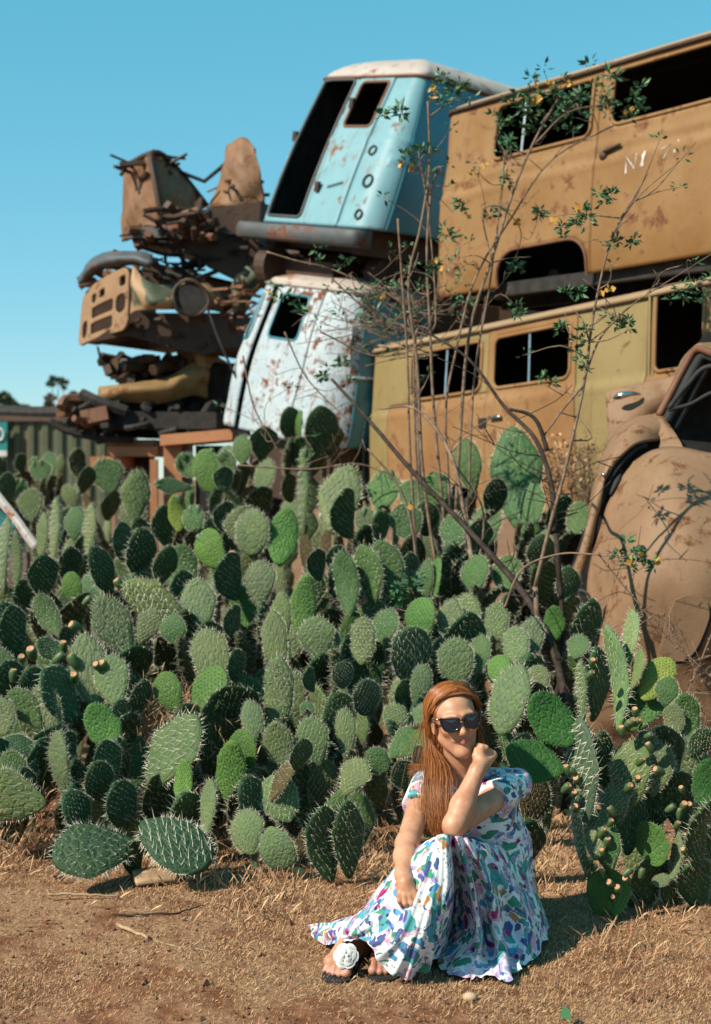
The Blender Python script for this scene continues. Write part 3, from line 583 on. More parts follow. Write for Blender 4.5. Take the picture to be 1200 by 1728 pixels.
# orange steel base
r = empty('steel_base', P(270, 760, 13.6) * np.array([1, 1, 0]), 'orange painted steel base with a post, under the wrecks at the left', 'steel base', WR)
b = MB(); b.box(P(180, 770, 13.5), (.48, 0, 0), (.1, .6, 0), (0, 0, .09)); b.box(P(182, 756, 13.6), (.44, 0, 0), (.1, .5, 0), (0, 0, .08)); b.build('step_plate', M['orange'], r)
b = MB(); b.box(P(152, 790, 13.4), (.26, 0, 0), (.1, .6, 0), (0, 0, .11)); b.build('lower_plate', M['orange'], r)
p0 = P(276, 740, 13.3); b = MB(); b.box((p0[0], p0[1], 0), (.17, 0, 0), (.05, .5, 0), (0, 0, p0[2])); b.build('pier', M['orange'], r)
p0 = P(253, 775, 13.2); b = MB(); b.box((p0[0], p0[1], 0), (.07, 0, 0), (0, .07, 0), (0, 0, p0[2])); b.build('post', M['orange'], r)
b = MB(); b.box(P(270, 752, 13.2), P(392, 742, 13.0) - P(270, 752, 13.2), (.1, .5, 0), (0, 0, .1)); b.build('beam', M['orange'], r)
b = MB()
for (q, w_) in (((330, 752, 13.4), .25), ((200, 752, 13.9), .3), ((420, 740, 13.8), .4)):
    p0 = P(*q); b.box((p0[0], p0[1], 0), (w_, 0, 0), (0, .4, 0), (0, 0, p0[2]))
b.build('footing', M['dark'], r)
# white broken door frame in the cactus at the left edge
r = empty('wrecked_door', P(20, 900, 9.0) * np.array([1, 1, 0]), 'white rust-spotted car door frame with a teal pane at the left edge', 'door')
M['doorwhite'] = rusted('white_door_paint', (.45, .42, .39), (.5, .47, .44), .6, spots=.6, scale=4, rust=((.25, .08, .03), (.4, .16, .06)))
sheet('frame', [[(-33, 788, 9.1), (0, 832, 9.0), (33, 876, 8.9), (66, 920, 8.8)], [(-37, 793, 9.08), (-4, 837, 8.98), (29, 881, 8.88), (62, 925, 8.78)], [(-41, 798, 9.1), (-8, 842, 9.0), (25, 886, 8.9), (58, 930, 8.8)]], M['doorwhite'], r, .02, cr_=.002)
t = NT('teal_glass'); t.base((.02, .12, .13)); t.rough(.15); M['tealglass'] = t.m
sheet('glass', [[(-42, 816, 9.1), (-8, 852, 9.0), (20, 892, 8.9)], [(-44, 850, 9.1), (-20, 880, 9.0), (8, 905, 8.9)], [(-46, 930, 9.1), (-30, 935, 9.0), (10, 940, 8.9)]], M['tealglass'], r, .01)
sheet('door_skin', [[(-46, 925, 9.1), (0, 930, 8.9), (45, 932, 8.8)], [(-46, 1000, 9.1), (0, 1000, 8.8), (45, 1000, 8.75)], [(-46, 1150, 9.0), (0, 1150, 8.9), (40, 1150, 8.8)]], M['rustdark'], r, .03)
# ---------------------------------------------------------------- the brown car at the right
M['brown'] = rusted('brown_car_paint', (.255, .145, .078), (.31, .185, .105), .62, streak=.4, spots=.62, scale=2.6, rust=((.10, .04, .02), (.24, .10, .045)), rough=.62, shine=.25, bump=.5)
r = empty('car', P(1120, 1000, 7.6) * np.array([1, 1, 0]), 'tan brown vintage car with a bulging fender and open window frame, nose towards the cactus', 'car')
sheet('fender', [[(1070, 780, 7.36), (1107, 757, 7.3), (1150, 752, 7.25), (1210, 768, 7.2), (1330, 790, 7.2)], [(1027, 848, 7.32), (1085, 840, 7.03), (1140, 838, 6.93), (1210, 850, 6.9), (1330, 860, 7)], [(1002, 925, 7.28), (1062, 930, 6.93), (1130, 930, 6.78), (1210, 935, 6.75), (1330, 940, 6.85)],
    [(985, 1010, 7.2), (1050, 1020, 6.88), (1130, 1020, 6.73), (1210, 1020, 6.7), (1330, 1020, 6.8)], [(962, 1090, 7.2), (1040, 1100, 6.93), (1130, 1110, 6.8), (1210, 1115, 6.78), (1330, 1120, 6.85)], [(950, 1200, 7.25), (1040, 1210, 7.05), (1130, 1220, 6.95), (1210, 1230, 6.9), (1330, 1230, 6.95)], [(950, 1292, 7.35), (1040, 1295, 7.2), (1130, 1300, 7.15), (1210, 1300, 7.1), (1330, 1300, 7.1)]], M['brown'], r, .015, 60, 70, 1, .007)
hood = [(1118, 698, 7.9), (1066, 712, 7.82), (1033, 748, 7.72), (1004, 830, 7.6), (991, 912, 7.5), (964, 985, 7.45), (944, 1080, 7.45), (938, 1200, 7.4)]
inner = [(1116, 744, 7.6), (1086, 748, 7.45), (1062, 760, 7.4), (1028, 800, 7.35), (1005, 862, 7.32), (994, 920, 7.3), (972, 985, 7.3), (950, 1060, 7.3)]
sheet('hood', [hood, [((a[0] + c[0]) / 2, (a[1] + c[1]) / 2 - 2, (a[2] + c[2]) / 2 - .1) for a, c in zip(hood, inner)], inner], M['brown'], r, .02, 70, 14, 1, .002)
b = MB(); b.tube(cr([P(q[0] + 5, q[1] + 3, q[2] + .02) for q in inner[1:6]], 40), .012, 6); b.build('gap_strip', M['rubber'], r)  # dark strip along the gap between hood and fender
b = MB(); b.tube(cr([P(1030, 835, 7.3), P(1042, 812, 7.32), P(1048, 800, 7.35)], 8), [.006, .012, .014, .016, .014, .012, .008, .004], 6); b.build('vent_slot', M['rubber'], r, True)
sheet('front_door', [[(1032, 664, 7.95), (1090, 650, 7.9), (1154, 632, 7.85)], [(1027, 708, 7.9), (1072, 690, 7.85), (1138, 668, 7.82)], [(1022, 752, 7.9), (1056, 730, 7.85), (1118, 702, 7.85)]], M['brown'], r, .03)
b = MB(); hd = cr([P(1036, 672, 7.83), P(1050, 667, 7.80), P(1066, 664, 7.8), P(1080, 665, 7.83)], 10); b.tube(hd, [.008, .016, .02, .02, .018, .016, .014, .012, .01, .006], 8); b.build('door_handle', M['chrome'], r, True)
sheet('cowl', [[(1100, 708, 7.85), (1112, 702, 7.8), (1124, 700, 7.8)], [(1108, 726, 7.65), (1122, 722, 7.6), (1134, 724, 7.6)], [(1108, 755, 7.42), (1126, 750, 7.4), (1150, 752, 7.35)]], M['brown'], r, .03)
fr = cr([P(1112, 702, 7.75), P(1132, 664, 7.75), P(1156, 618, 7.75), P(1176, 590, 7.72), P(1204, 597, 7.6), P(1260, 622, 7.4), P(1330, 660, 7.2)], 44)
b = MB(); b.tube(fr, .022, 7); b.build('windscreen_frame', M['rust'], r, True)
b = MB(); b.tube(fr + np.array([.036, -.015, -.036]), .030, 7); b.tube(fr + np.array([.08, .0, -.075]), .022, 7); b.tube(cr([P(1128, 690, 7.6), P(1160, 650, 7.6), P(1200, 618, 7.55), P(1290, 640, 7.4)], 24), .014, 6); b.tube(cr([P(1128, 692, 7.6), P(1165, 682, 7.6), P(1210, 660, 7.5), P(1290, 650, 7.4)], 20), .012, 6); b.build('window_seal', M['rubber'], r, True)
b = MB(); b.prism([P(*q, 8.35) for q in ((1080, 740), (1190, 560), (1400, 560), (1400, 830), (1100, 800))], (.1, .3, 0)); b.build('cabin_shade', M['dark'], r)  # dark slab in place of the unlit interior
sheet('roof', [[(1112, 702, 7.8), (1150, 630, 7.8), (1176, 590, 7.76), (1210, 596, 7.65), (1340, 655, 7.3)], [(1106, 704, 8.1), (1146, 630, 8.1), (1178, 586, 8.1), (1220, 588, 8.0), (1380, 620, 7.9)], [(1102, 706, 8.5), (1143, 632, 8.5), (1180, 590, 8.5), (1230, 587, 8.4), (1400, 605, 8.4)]], M['brown'], r, .02)  # roof sheet added to keep the sun out of the window opening
fl = [(1141, 1012), (1160, 1005), (1182, 1006), (1194, 1018), (1197, 1040), (1188, 1068), (1176, 1094), (1162, 1110), (1145, 1116), (1126, 1113), (1116, 1102), (1118, 1080), (1126, 1045)]
q_ = cr([P(x, y, 6.64) for x, y in fl + fl[:1]], 60)[:-1]; b = MB(); b.prism(q_, (.0, .018, 0)); b.build('fuel_flap', M['brown'], r)
b = MB(); b.prism(q_ * 1.0 + np.array([.016, .025, -.016]), (0, .02, 0)); b.build('flap_shadow', M['rubber'], r)  # the flap's shadow as a dark sheet, offset down and right
b = MB(); c = P(978, 1010, 7.1); b.tube([c + np.array([.05 * math.cos(x), 0, .04 * math.sin(x)]) for x in np.linspace(0, 2 * math.pi, 20)], .008, 6, cap=False); b.build('tow_ring', M['bumper'], r, True)
b = MB(); b.box(P(984, 1030, 7.1), (.05, .0, 0), (0, .1, 0), (0, 0, .06)); b.build('tow_bracket', M['rubber'], r)
b = MB(); b.ball(P(1019, 801, 7.32), .012); b.build('hood_stud', M['chrome'], r, True)
b = MB(); b.prism([P(*q, 7.62) for q in ((958, 1000), (996, 900), (1022, 812), (1058, 752), (1112, 738), (1330, 760), (1330, 1270), (950, 1270))], (.1, .8, 0)); b.build('engine_bay_fill', M['dark'], r)  # dark block added so the gap beside the hood shows black
# ---------------------------------------------------------------- prickly pear cactus
def pad_material(name, ridge, pale):
    t = NT(name); oi = t.n('ShaderNodeObjectInfo'); base = oi.outputs['Color']; rnd = oi.outputs['Random']
    off = t.n('ShaderNodeVectorMath'); off.operation = 'ADD'; t.l(t.co, off.inputs[0]); cmb = t.n('ShaderNodeCombineXYZ'); t.l(t.math('MULTIPLY', rnd, 30), cmb.inputs[0]); t.l(cmb.outputs[0], off.inputs[1]); v = off.outputs[0]
    c = t.mix(t.ramp(t.noise(2.2, 5, .6, vec=v), .35, .68, 0, .55), base, t.mix(1, base, (1.5, 1.35, 1.0), 'MULTIPLY'))
    e = t.voro(7, 'DISTANCE_TO_EDGE', vec=t.mapv((1, .6, 1), vec=v)); c = t.mix(t.ramp(e, .0, .09, ridge, 0), c, pale)
    c = t.mix(t.ramp(t.noise(7, 6, .7, vec=v), .62, .75, 0, .6), c, (.16, .13, .07))          # corky scars
    t.base(c); t.rough(.6); t.b.inputs['Specular IOR Level'].default_value = .16
    h = t.math('ADD', t.ramp(e, 0, .22), t.math('MULTIPLY', t.noise(22, 4, vec=v), .35)); t.bump(h, .28, .02); return t.m
M['pad_old'] = pad_material('old_cactus_skin', .28, (.15, .19, .10)); M['pad_young'] = pad_material('young_cactus_skin', .12, (.09, .16, .05))
M['spine'] = plain('cactus_spine', (.72, .66, .50), .6, vary=.2, bump=0); M['areole'] = plain('cactus_areole', (.30, .25, .12), .8, vary=.2, bump=0); M['areole_dark'] = plain('dark_areole', (.03, .05, .02), .8, bump=0)
def pad_mesh(kind, seed):
    """one pad, 1 long (z), 1 wide (x), flattened in y, with areoles and spines"""
    g = np.random.default_rng(seed); V = []; Fc = []; Mi = []
    dir0 = g.uniform(-1.2, 1.2) + (math.pi if g.random() < .5 else 0); pw = g.uniform(.50, .68); sk = g.uniform(1.05, 1.55); sway = g.uniform(-.06, .06); wob = g.uniform(0, 6, 3)
    def hw(t): return .5 * np.sin(np.pi * np.clip(t, 0, 1) ** sk) ** pw * (1 + .04 * np.sin(9 * t + wob[0]) + .03 * np.sin(17 * t + wob[2])) + .05 * (1 - t) ** 3
    def cx(t): return sway * np.sin(np.pi * t) 
    def bend(t): return (2.2 * (wob[1] / 6 - .5)) * np.sin(np.pi * t)
    nr, ns = 22, 20
    for i in range(nr + 1):
        t = .5 - .5 * math.cos(math.pi * i / nr); w_ = hw(t) if 0 < i < nr else (.055 if i == 0 else .004)
        for j in range(ns):
            a = 2 * math.pi * j / ns; ca, sa = math.cos(a), math.sin(a)
            th = .5 * min(1, (w_ / .2) ** .5)
            x = w_ * np.sign(ca) * abs(ca) ** .8; y = th * np.sign(sa) * abs(sa) ** 1.1
            V.append((cx(t) + x, y + bend(t), t))
    for i in range(nr):
        for j in range(ns): Fc.append([i * ns + j, i * ns + (j + 1) % ns, (i + 1) * ns + (j + 1) % ns, (i + 1) * ns + j]); Mi.append(0)
    Fc.append(list(range(ns))[::-1]); Mi.append(0); Fc.append([nr * ns + j for j in range(ns)]); Mi.append(0)
    def cone(p, d, L, r, m, k=3):
        d = np.array(d, float); d /= np.linalg.norm(d); a = np.cross(d, (0.3, .9, .2)); a /= np.linalg.norm(a); b = np.cross(d, a); n = len(V)
        for q in range(k):
            an = 2 * math.pi * q / k; V.append(tuple(p + r * (math.cos(an) * a + math.sin(an) * b)))
        V.append(tuple(p + d * L)); 
        for q in range(k): Fc.append([n + q, n + (q + 1) % k, n + k]); Mi.append(m)
    # note y is later scaled by the thickness (about .09 of the length): lengths along y are written large
    step = {'o': .125, 'y': .095, 'm': .115}[kind]; row = 0; z = .10; Y = 11.
    while z < .97:
        xs = np.arange(-.5, .5, step * 1.25) + (row % 2) * step * .62
        for x in xs:
            if abs(x) > hw(z) * .9: continue
            xr = abs(x) / hw(z); th = .5 * min(1, (hw(z) / .2) ** .5)
            for sgn in (1, -1):
                p = np.array([cx(z) + x + g.normal(0, .008), bend(z) + sgn * th * (1 - xr ** 2.6) ** .55, z + g.normal(0, .008)])
                if kind == 'y':
                    cone(p - np.array([0, sgn * .05, 0]), (0, sgn, 0.0), .24, .016, 2, 5)
                    if g.random() < .35: cone(p, np.array([g.normal(0, .4), sgn * Y * .5, g.normal(0, .4)]), .25, .004, 1)
                else:
                    cone(p - np.array([0, sgn * .05, 0]), (0, sgn, 0), .2, .012, 1 if kind == 'o' else 2, 4)
                    for q in range(g.integers(1, 4) if kind == 'o' else g.integers(0, 3)):
                        L = g.uniform(.07, .17) * (1 if kind == 'o' else .6); an_ = dir0 + (.55 if q % 2 else -.55) + g.normal(0, .22); dv = np.array([math.sin(an_), sgn * g.uniform(.35, .7), math.cos(an_)]); dv /= np.linalg.norm(dv); dv *= L
                        dv[1] *= Y; cone(p, dv, np.linalg.norm(dv), .0048, 1)
        z += step * .62; row += 1
    for t in np.arange(.12, 1.0, .03 if kind != 'y' else .045):                 # spines along the rim
        for sx in (1, -1):
            for q in range(3 if kind != 'y' else 1):
                L = g.uniform(.05, .15) * (.55 if kind == 'y' else 1); dv = np.array([sx * (1 - t * .6) + g.normal(0, .3), g.normal(0, .5), (t - .45) + g.normal(0, .3)]); dv /= np.linalg.norm(dv); dv *= L; dv[1] *= Y
                cone(np.array([cx(t) + sx * hw(t) * .98, bend(t), t]), dv, np.linalg.norm(dv), .0048, 1)
    me = bpy.data.meshes.new('pad_' + kind); me.from_pydata([tuple(map(float, q)) for q in V], [], Fc)
    for m_ in (M['pad_young'] if kind == 'y' else M['pad_old'], M['spine'], M['areole_dark'] if kind == 'y' else M['areole']): me.materials.append(m_)
    me.polygons.foreach_set('material_index', np.array(Mi, dtype=np.int32)); me.polygons.foreach_set('use_smooth', np.array([m_ == 0 for m_ in Mi])); me.update(); return me
PM = {k: [pad_mesh(k, i * 7 + s) for i in range(n)] for k, n, s in (('o', 6, 1), ('y', 4, 2), ('m', 5, 3))}
def depth(x, y):
    d = float(np.interp(y, [690, 740, 790, 850, 950, 1100, 1300, 1490, 1560], [11.2, 10.8, 9.8, 8.3, 7.1, 6.2, 5.55, 5.15, 4.9]))
    if x < 380 and y < 930: d *= 1 + .35 * min(1, (380 - x) / 200) * min(1, (930 - y) / 130)
    return d
CP = {   # plants: crown centre in the photograph, label
 'a1': (28, 815, 'small dark prickly pear crowded with tiny pads below the teal sign'),
 'a2': (85, 795, 'prickly pear with pale twin pads in front of the corrugated container'),
 'a3': (175, 810, 'prickly pear with one broad round lit pad left of the orange steel base'),
 'a4': (235, 850, 'tall pale oval-padded prickly pear right beneath the orange post'),
 'a5': (330, 805, 'bright green round-padded prickly pear in front of the orange pier'),
 'a6': (85, 895, 'pale edge-on prickly pear pads standing just right of the white door frame'),
 'a7': (15, 960, 'pale spiny edge-on prickly pear below the white door frame at the left edge'),
 'a8': (140, 900, 'prickly pear with a fuzzy pale upright pad right of the white door frame'),
 'a9': (235, 935, 'prickly pear with a row of dark shaded oval pads, spines glowing at their rims'),
 'b1': (300, 865, 'prickly pear with one yellow upright pad'),
 'b2': (360, 925, 'prickly pear with one bright round pad among shaded ones, left of centre'),
 'b3': (425, 755, 'dark green prickly pear growing up against the peeling white van'),
 'b4': (530, 725, 'tallest dark prickly pear in front of the blue side of the lower van'),
 'b5': (575, 845, 'prickly pear with a huge scaly lit pad below the blue van'),
 'b6': (645, 850, 'broad round-padded prickly pear below the left end of the khaki minibus'),
 'b7': (775, 800, 'prickly pear with upright lit pads in front of the tan minibus door'),
 'b8': (870, 805, 'tall scaly prickly pear column with branch shadows in front of the tan minibus'),
 'b9': (935, 875, 'shaded prickly pear between the scaly column and the brown car hood'),
 'c1': (430, 895, 'old wrinkled prickly pear with curved pads left of the bright diamond pad'),
 'c2': (480, 905, 'prickly pear with a bright diamond-shaped pad in the middle of the thicket'),
 'c3': (612, 985, 'prickly pear with three tall lit pads side by side in the thicket middle'),
 'c4': (690, 930, 'shaded prickly pear behind the thin grey stems'),
 'c5': (735, 1000, 'prickly pear with slim pads and a bright pad beside small yellow flowers'),
 'c6': (75, 965, 'large dark shaded prickly pear at the left with one bright leaf-like pad'),
 'c7': (190, 1050, 'prickly pear with pale spiny pads leaning left over the left slope'),
 'c8': (25, 1075, 'black-green shaded prickly pear at the left edge with dense spines'),
 'c9': (345, 1060, 'grey-green prickly pear behind the dry straw tangle'),
 'd1': (445, 1010, 'pale square-topped prickly pear left of the bright leaning pad'),
 'd2': (515, 1050, 'prickly pear with a bright leaning pad over dark gaps'),
 'd3': (610, 1110, 'spiny prickly pear left of the pad ringed by glowing spines'),
 'd4': (695, 1100, 'prickly pear with a large pad ringed by glowing spines above the woman'),
 'd5': (775, 1060, 'mid-height prickly pear crossed by bare twigs above the woman'),
 'd6': (865, 1080, 'prickly pear leaning on the dark fallen branch right above the woman'),
 'd7': (930, 1070, 'prickly pear in front of the brown car beside the tow ring'),
 'd8': (850, 1175, 'pale white-spined prickly pear directly behind the woman on the right'),
 'e1': (55, 1215, 'small-padded prickly pear near the left edge with two lit green pads'),
 'e2': (150, 1140, 'old prickly pear with tall pale pads and red-tipped fruit on the left'),
 'e3': (205, 1250, 'prickly pear with bright dotted young pads left of the big glossy pad'),
 'e4': (320, 1230, 'large front prickly pear with a glossy leaning pad and a bright fan on top'),
 'e5': (170, 1420, 'low prickly pear with two dark pads touching the dry grass, white spines'),
 'e6': (20, 1350, 'prickly pear with a big pale ridged pad cut by the left edge'),
 'e7': (405, 1290, 'prickly pear with hanging dotted pads right of the glossy pad'),
 'e8': (465, 1180, 'pale column-like prickly pear with stacked spiny pads'),
 'e9': (450, 1400, 'front prickly pear with overlapping spiny pads low over the grass'),
 'f1': (575, 1430, 'prickly pear on a dark woody shaded trunk left of the woman'),
 'f2': (545, 1220, 'densely spined dry prickly pear in the shade left of the woman'),
 'f3': (645, 1190, 'dark spiny prickly pear just left of the woman\'s hair'),
 'f4': (670, 1275, 'prickly pear with a horizontal green pad touching the woman\'s hair'),
 'g1': (1050, 1280, 'large front prickly pear at the right, full of orange-tipped fruit'),
 'g2': (892, 1350, 'brown withered prickly pear pad standing behind the woman\'s shoulder'),
 'g3': (1190, 1330, 'prickly pear cut by the right edge with one dark green pad'),
 'g4': (1155, 1215, 'small prickly pear against the brown fender behind the fruiting one'),
}
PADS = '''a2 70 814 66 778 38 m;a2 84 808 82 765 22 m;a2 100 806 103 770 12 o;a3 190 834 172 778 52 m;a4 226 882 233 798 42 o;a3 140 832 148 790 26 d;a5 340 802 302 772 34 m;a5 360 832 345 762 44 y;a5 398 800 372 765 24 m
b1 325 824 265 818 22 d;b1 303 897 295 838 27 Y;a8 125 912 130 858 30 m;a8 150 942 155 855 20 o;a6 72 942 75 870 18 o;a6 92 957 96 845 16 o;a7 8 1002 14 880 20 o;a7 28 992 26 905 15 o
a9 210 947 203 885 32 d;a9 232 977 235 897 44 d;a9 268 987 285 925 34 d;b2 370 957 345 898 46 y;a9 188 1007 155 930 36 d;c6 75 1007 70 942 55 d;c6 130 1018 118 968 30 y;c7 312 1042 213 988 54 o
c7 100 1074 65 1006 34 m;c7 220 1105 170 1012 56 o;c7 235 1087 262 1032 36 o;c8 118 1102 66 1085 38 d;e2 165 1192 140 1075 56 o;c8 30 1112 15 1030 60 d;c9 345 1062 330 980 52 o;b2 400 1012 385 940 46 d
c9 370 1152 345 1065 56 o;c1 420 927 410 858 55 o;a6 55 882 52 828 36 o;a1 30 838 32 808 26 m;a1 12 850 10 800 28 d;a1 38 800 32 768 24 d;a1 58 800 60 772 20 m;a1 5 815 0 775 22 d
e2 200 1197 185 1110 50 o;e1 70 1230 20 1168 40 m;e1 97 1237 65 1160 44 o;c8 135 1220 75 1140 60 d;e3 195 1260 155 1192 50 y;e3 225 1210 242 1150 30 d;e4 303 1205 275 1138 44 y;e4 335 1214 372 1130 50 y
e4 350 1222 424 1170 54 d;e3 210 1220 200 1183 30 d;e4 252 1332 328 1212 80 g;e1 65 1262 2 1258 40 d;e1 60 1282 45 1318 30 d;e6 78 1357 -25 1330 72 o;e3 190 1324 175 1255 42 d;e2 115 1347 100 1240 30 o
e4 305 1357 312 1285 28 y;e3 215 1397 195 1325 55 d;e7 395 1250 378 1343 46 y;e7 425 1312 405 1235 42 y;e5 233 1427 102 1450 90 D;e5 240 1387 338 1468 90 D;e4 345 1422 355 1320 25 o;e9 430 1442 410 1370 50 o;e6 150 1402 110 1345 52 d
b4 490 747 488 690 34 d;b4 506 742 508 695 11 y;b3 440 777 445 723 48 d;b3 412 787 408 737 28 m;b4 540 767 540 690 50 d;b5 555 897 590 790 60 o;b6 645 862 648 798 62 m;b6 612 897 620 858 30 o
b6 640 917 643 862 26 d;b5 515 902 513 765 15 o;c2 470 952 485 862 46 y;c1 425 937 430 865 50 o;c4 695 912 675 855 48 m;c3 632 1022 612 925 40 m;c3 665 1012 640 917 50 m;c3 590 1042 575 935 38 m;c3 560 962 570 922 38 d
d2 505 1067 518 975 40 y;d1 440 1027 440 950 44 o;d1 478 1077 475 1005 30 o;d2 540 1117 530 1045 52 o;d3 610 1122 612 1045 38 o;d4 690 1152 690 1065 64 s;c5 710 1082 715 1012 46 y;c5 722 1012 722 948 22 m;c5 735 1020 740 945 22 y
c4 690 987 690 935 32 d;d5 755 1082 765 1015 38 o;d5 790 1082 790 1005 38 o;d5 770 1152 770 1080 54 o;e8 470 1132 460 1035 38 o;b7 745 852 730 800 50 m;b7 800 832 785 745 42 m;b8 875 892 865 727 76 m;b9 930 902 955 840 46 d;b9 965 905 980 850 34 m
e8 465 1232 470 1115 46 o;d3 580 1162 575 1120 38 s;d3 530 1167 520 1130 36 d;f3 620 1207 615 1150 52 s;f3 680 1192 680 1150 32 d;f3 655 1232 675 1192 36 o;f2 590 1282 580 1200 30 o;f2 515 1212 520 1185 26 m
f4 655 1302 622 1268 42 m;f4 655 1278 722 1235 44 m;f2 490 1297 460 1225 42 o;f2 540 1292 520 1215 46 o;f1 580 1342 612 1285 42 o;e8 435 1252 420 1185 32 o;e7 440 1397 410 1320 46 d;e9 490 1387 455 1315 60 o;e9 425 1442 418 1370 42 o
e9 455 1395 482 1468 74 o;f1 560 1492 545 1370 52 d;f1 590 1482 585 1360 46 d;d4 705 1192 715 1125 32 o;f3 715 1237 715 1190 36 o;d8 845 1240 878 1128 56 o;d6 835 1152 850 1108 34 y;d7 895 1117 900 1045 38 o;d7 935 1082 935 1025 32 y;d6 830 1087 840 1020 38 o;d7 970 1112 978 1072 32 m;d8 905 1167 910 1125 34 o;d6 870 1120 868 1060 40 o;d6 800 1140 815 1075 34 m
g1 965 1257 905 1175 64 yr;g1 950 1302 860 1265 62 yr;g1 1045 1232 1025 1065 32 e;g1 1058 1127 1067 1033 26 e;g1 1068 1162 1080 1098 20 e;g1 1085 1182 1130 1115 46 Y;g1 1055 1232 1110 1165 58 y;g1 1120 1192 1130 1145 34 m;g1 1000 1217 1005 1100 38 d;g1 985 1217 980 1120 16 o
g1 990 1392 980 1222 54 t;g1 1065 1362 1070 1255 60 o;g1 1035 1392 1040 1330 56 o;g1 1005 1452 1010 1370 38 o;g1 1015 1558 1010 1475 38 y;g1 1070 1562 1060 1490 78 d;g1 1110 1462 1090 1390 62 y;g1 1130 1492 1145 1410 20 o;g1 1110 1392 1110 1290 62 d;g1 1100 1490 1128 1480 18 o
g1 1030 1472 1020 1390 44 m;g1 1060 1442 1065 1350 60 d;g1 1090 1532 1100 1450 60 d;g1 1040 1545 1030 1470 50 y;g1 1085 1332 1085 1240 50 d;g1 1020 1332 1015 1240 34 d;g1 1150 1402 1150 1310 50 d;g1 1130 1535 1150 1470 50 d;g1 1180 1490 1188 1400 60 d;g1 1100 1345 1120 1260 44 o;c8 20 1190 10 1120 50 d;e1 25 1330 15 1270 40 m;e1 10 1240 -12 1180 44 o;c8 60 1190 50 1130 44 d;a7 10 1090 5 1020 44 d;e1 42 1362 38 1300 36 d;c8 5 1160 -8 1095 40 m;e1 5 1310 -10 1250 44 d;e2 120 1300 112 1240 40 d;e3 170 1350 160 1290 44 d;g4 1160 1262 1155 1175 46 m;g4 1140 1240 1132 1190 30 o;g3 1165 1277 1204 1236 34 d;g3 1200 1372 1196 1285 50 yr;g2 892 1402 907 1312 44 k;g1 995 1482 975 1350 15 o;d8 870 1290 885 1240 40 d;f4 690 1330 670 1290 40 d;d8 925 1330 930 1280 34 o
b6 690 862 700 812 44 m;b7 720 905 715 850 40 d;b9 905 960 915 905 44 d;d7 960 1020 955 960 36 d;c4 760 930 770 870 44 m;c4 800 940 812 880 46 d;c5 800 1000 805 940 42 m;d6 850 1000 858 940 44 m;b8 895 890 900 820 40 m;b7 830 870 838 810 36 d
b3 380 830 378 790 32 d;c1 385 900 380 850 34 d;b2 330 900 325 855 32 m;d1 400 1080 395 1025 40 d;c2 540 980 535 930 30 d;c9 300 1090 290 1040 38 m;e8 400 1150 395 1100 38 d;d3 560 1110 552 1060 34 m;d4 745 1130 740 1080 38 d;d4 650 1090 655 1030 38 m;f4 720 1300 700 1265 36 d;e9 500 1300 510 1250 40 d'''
TONE = {'b': (.045, .052, .022), 'm': (.062, .130, .046), 'y': (.080, .172, .040), 'Y': (.16, .21, .04), 'o': (.110, .160, .070), 'd': (.030, .075, .032), 'D': (.028, .066, .032), 'g': (.075, .125, .055), 's': (.045, .085, .042), 'k': (.075, .055, .025), 'yr': (.038, .120, .030), 'e': (.135, .215, .08), 't': (.06, .115, .078)}  # d-type tones hold the shade of pads turned from the sun; lit types raised
CG = 'prickly pear cacti of the thicket'
plants = {k: dict(pads=[], px=v[:2], label=v[2]) for k, v in CP.items()}
gc = np.random.default_rng(21)
def padspec(ty):
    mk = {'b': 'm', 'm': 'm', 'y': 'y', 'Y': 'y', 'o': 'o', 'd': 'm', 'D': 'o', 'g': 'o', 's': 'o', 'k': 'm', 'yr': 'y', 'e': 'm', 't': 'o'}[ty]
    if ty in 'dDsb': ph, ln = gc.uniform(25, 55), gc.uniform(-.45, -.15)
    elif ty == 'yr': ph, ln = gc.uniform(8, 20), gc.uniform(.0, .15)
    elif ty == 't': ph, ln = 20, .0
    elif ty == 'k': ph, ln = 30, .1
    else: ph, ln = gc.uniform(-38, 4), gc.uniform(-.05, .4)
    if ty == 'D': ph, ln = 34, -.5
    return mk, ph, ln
def world_pad(b, tpt, wa, ty, strict=True):
    """base, tip, apparent width -> matrix parts"""
    mk, ph, ln = padspec(ty); L = tpt - b; v = np.array([0, 0, CZ]) - b; v /= np.linalg.norm(v)
    dist = np.linalg.norm(L); tpt = tpt + v * (-ln * dist); L = tpt - b; ll = np.linalg.norm(L); ez = L / ll
    n0 = v - ez * v.dot(ez); n0 /= np.linalg.norm(n0); xr = np.cross(n0, ez); xr = xr if xr[0] > 0 else -xr
    if abs(xr[0]) < .25: xr = np.cross(ez, n0)
    ratio = wa / dist
    if ratio < .34: ph = math.copysign(58, ph if ty in 'dDsb' else -1); wt = min(ll * .55, wa / .62)
    else: wt = min(wa / math.cos(R(ph)), ll * .86)
    ey = n0 * math.cos(R(ph)) + xr * math.sin(R(ph)); ex = np.cross(ey, ez); th = ll * gc.uniform(.075, .11)
    return dict(b=b, t=b + ez * ll, ex=ex, ey=ey, ez=ez, sc=(wt, th, ll), mk=mk, ty=ty)
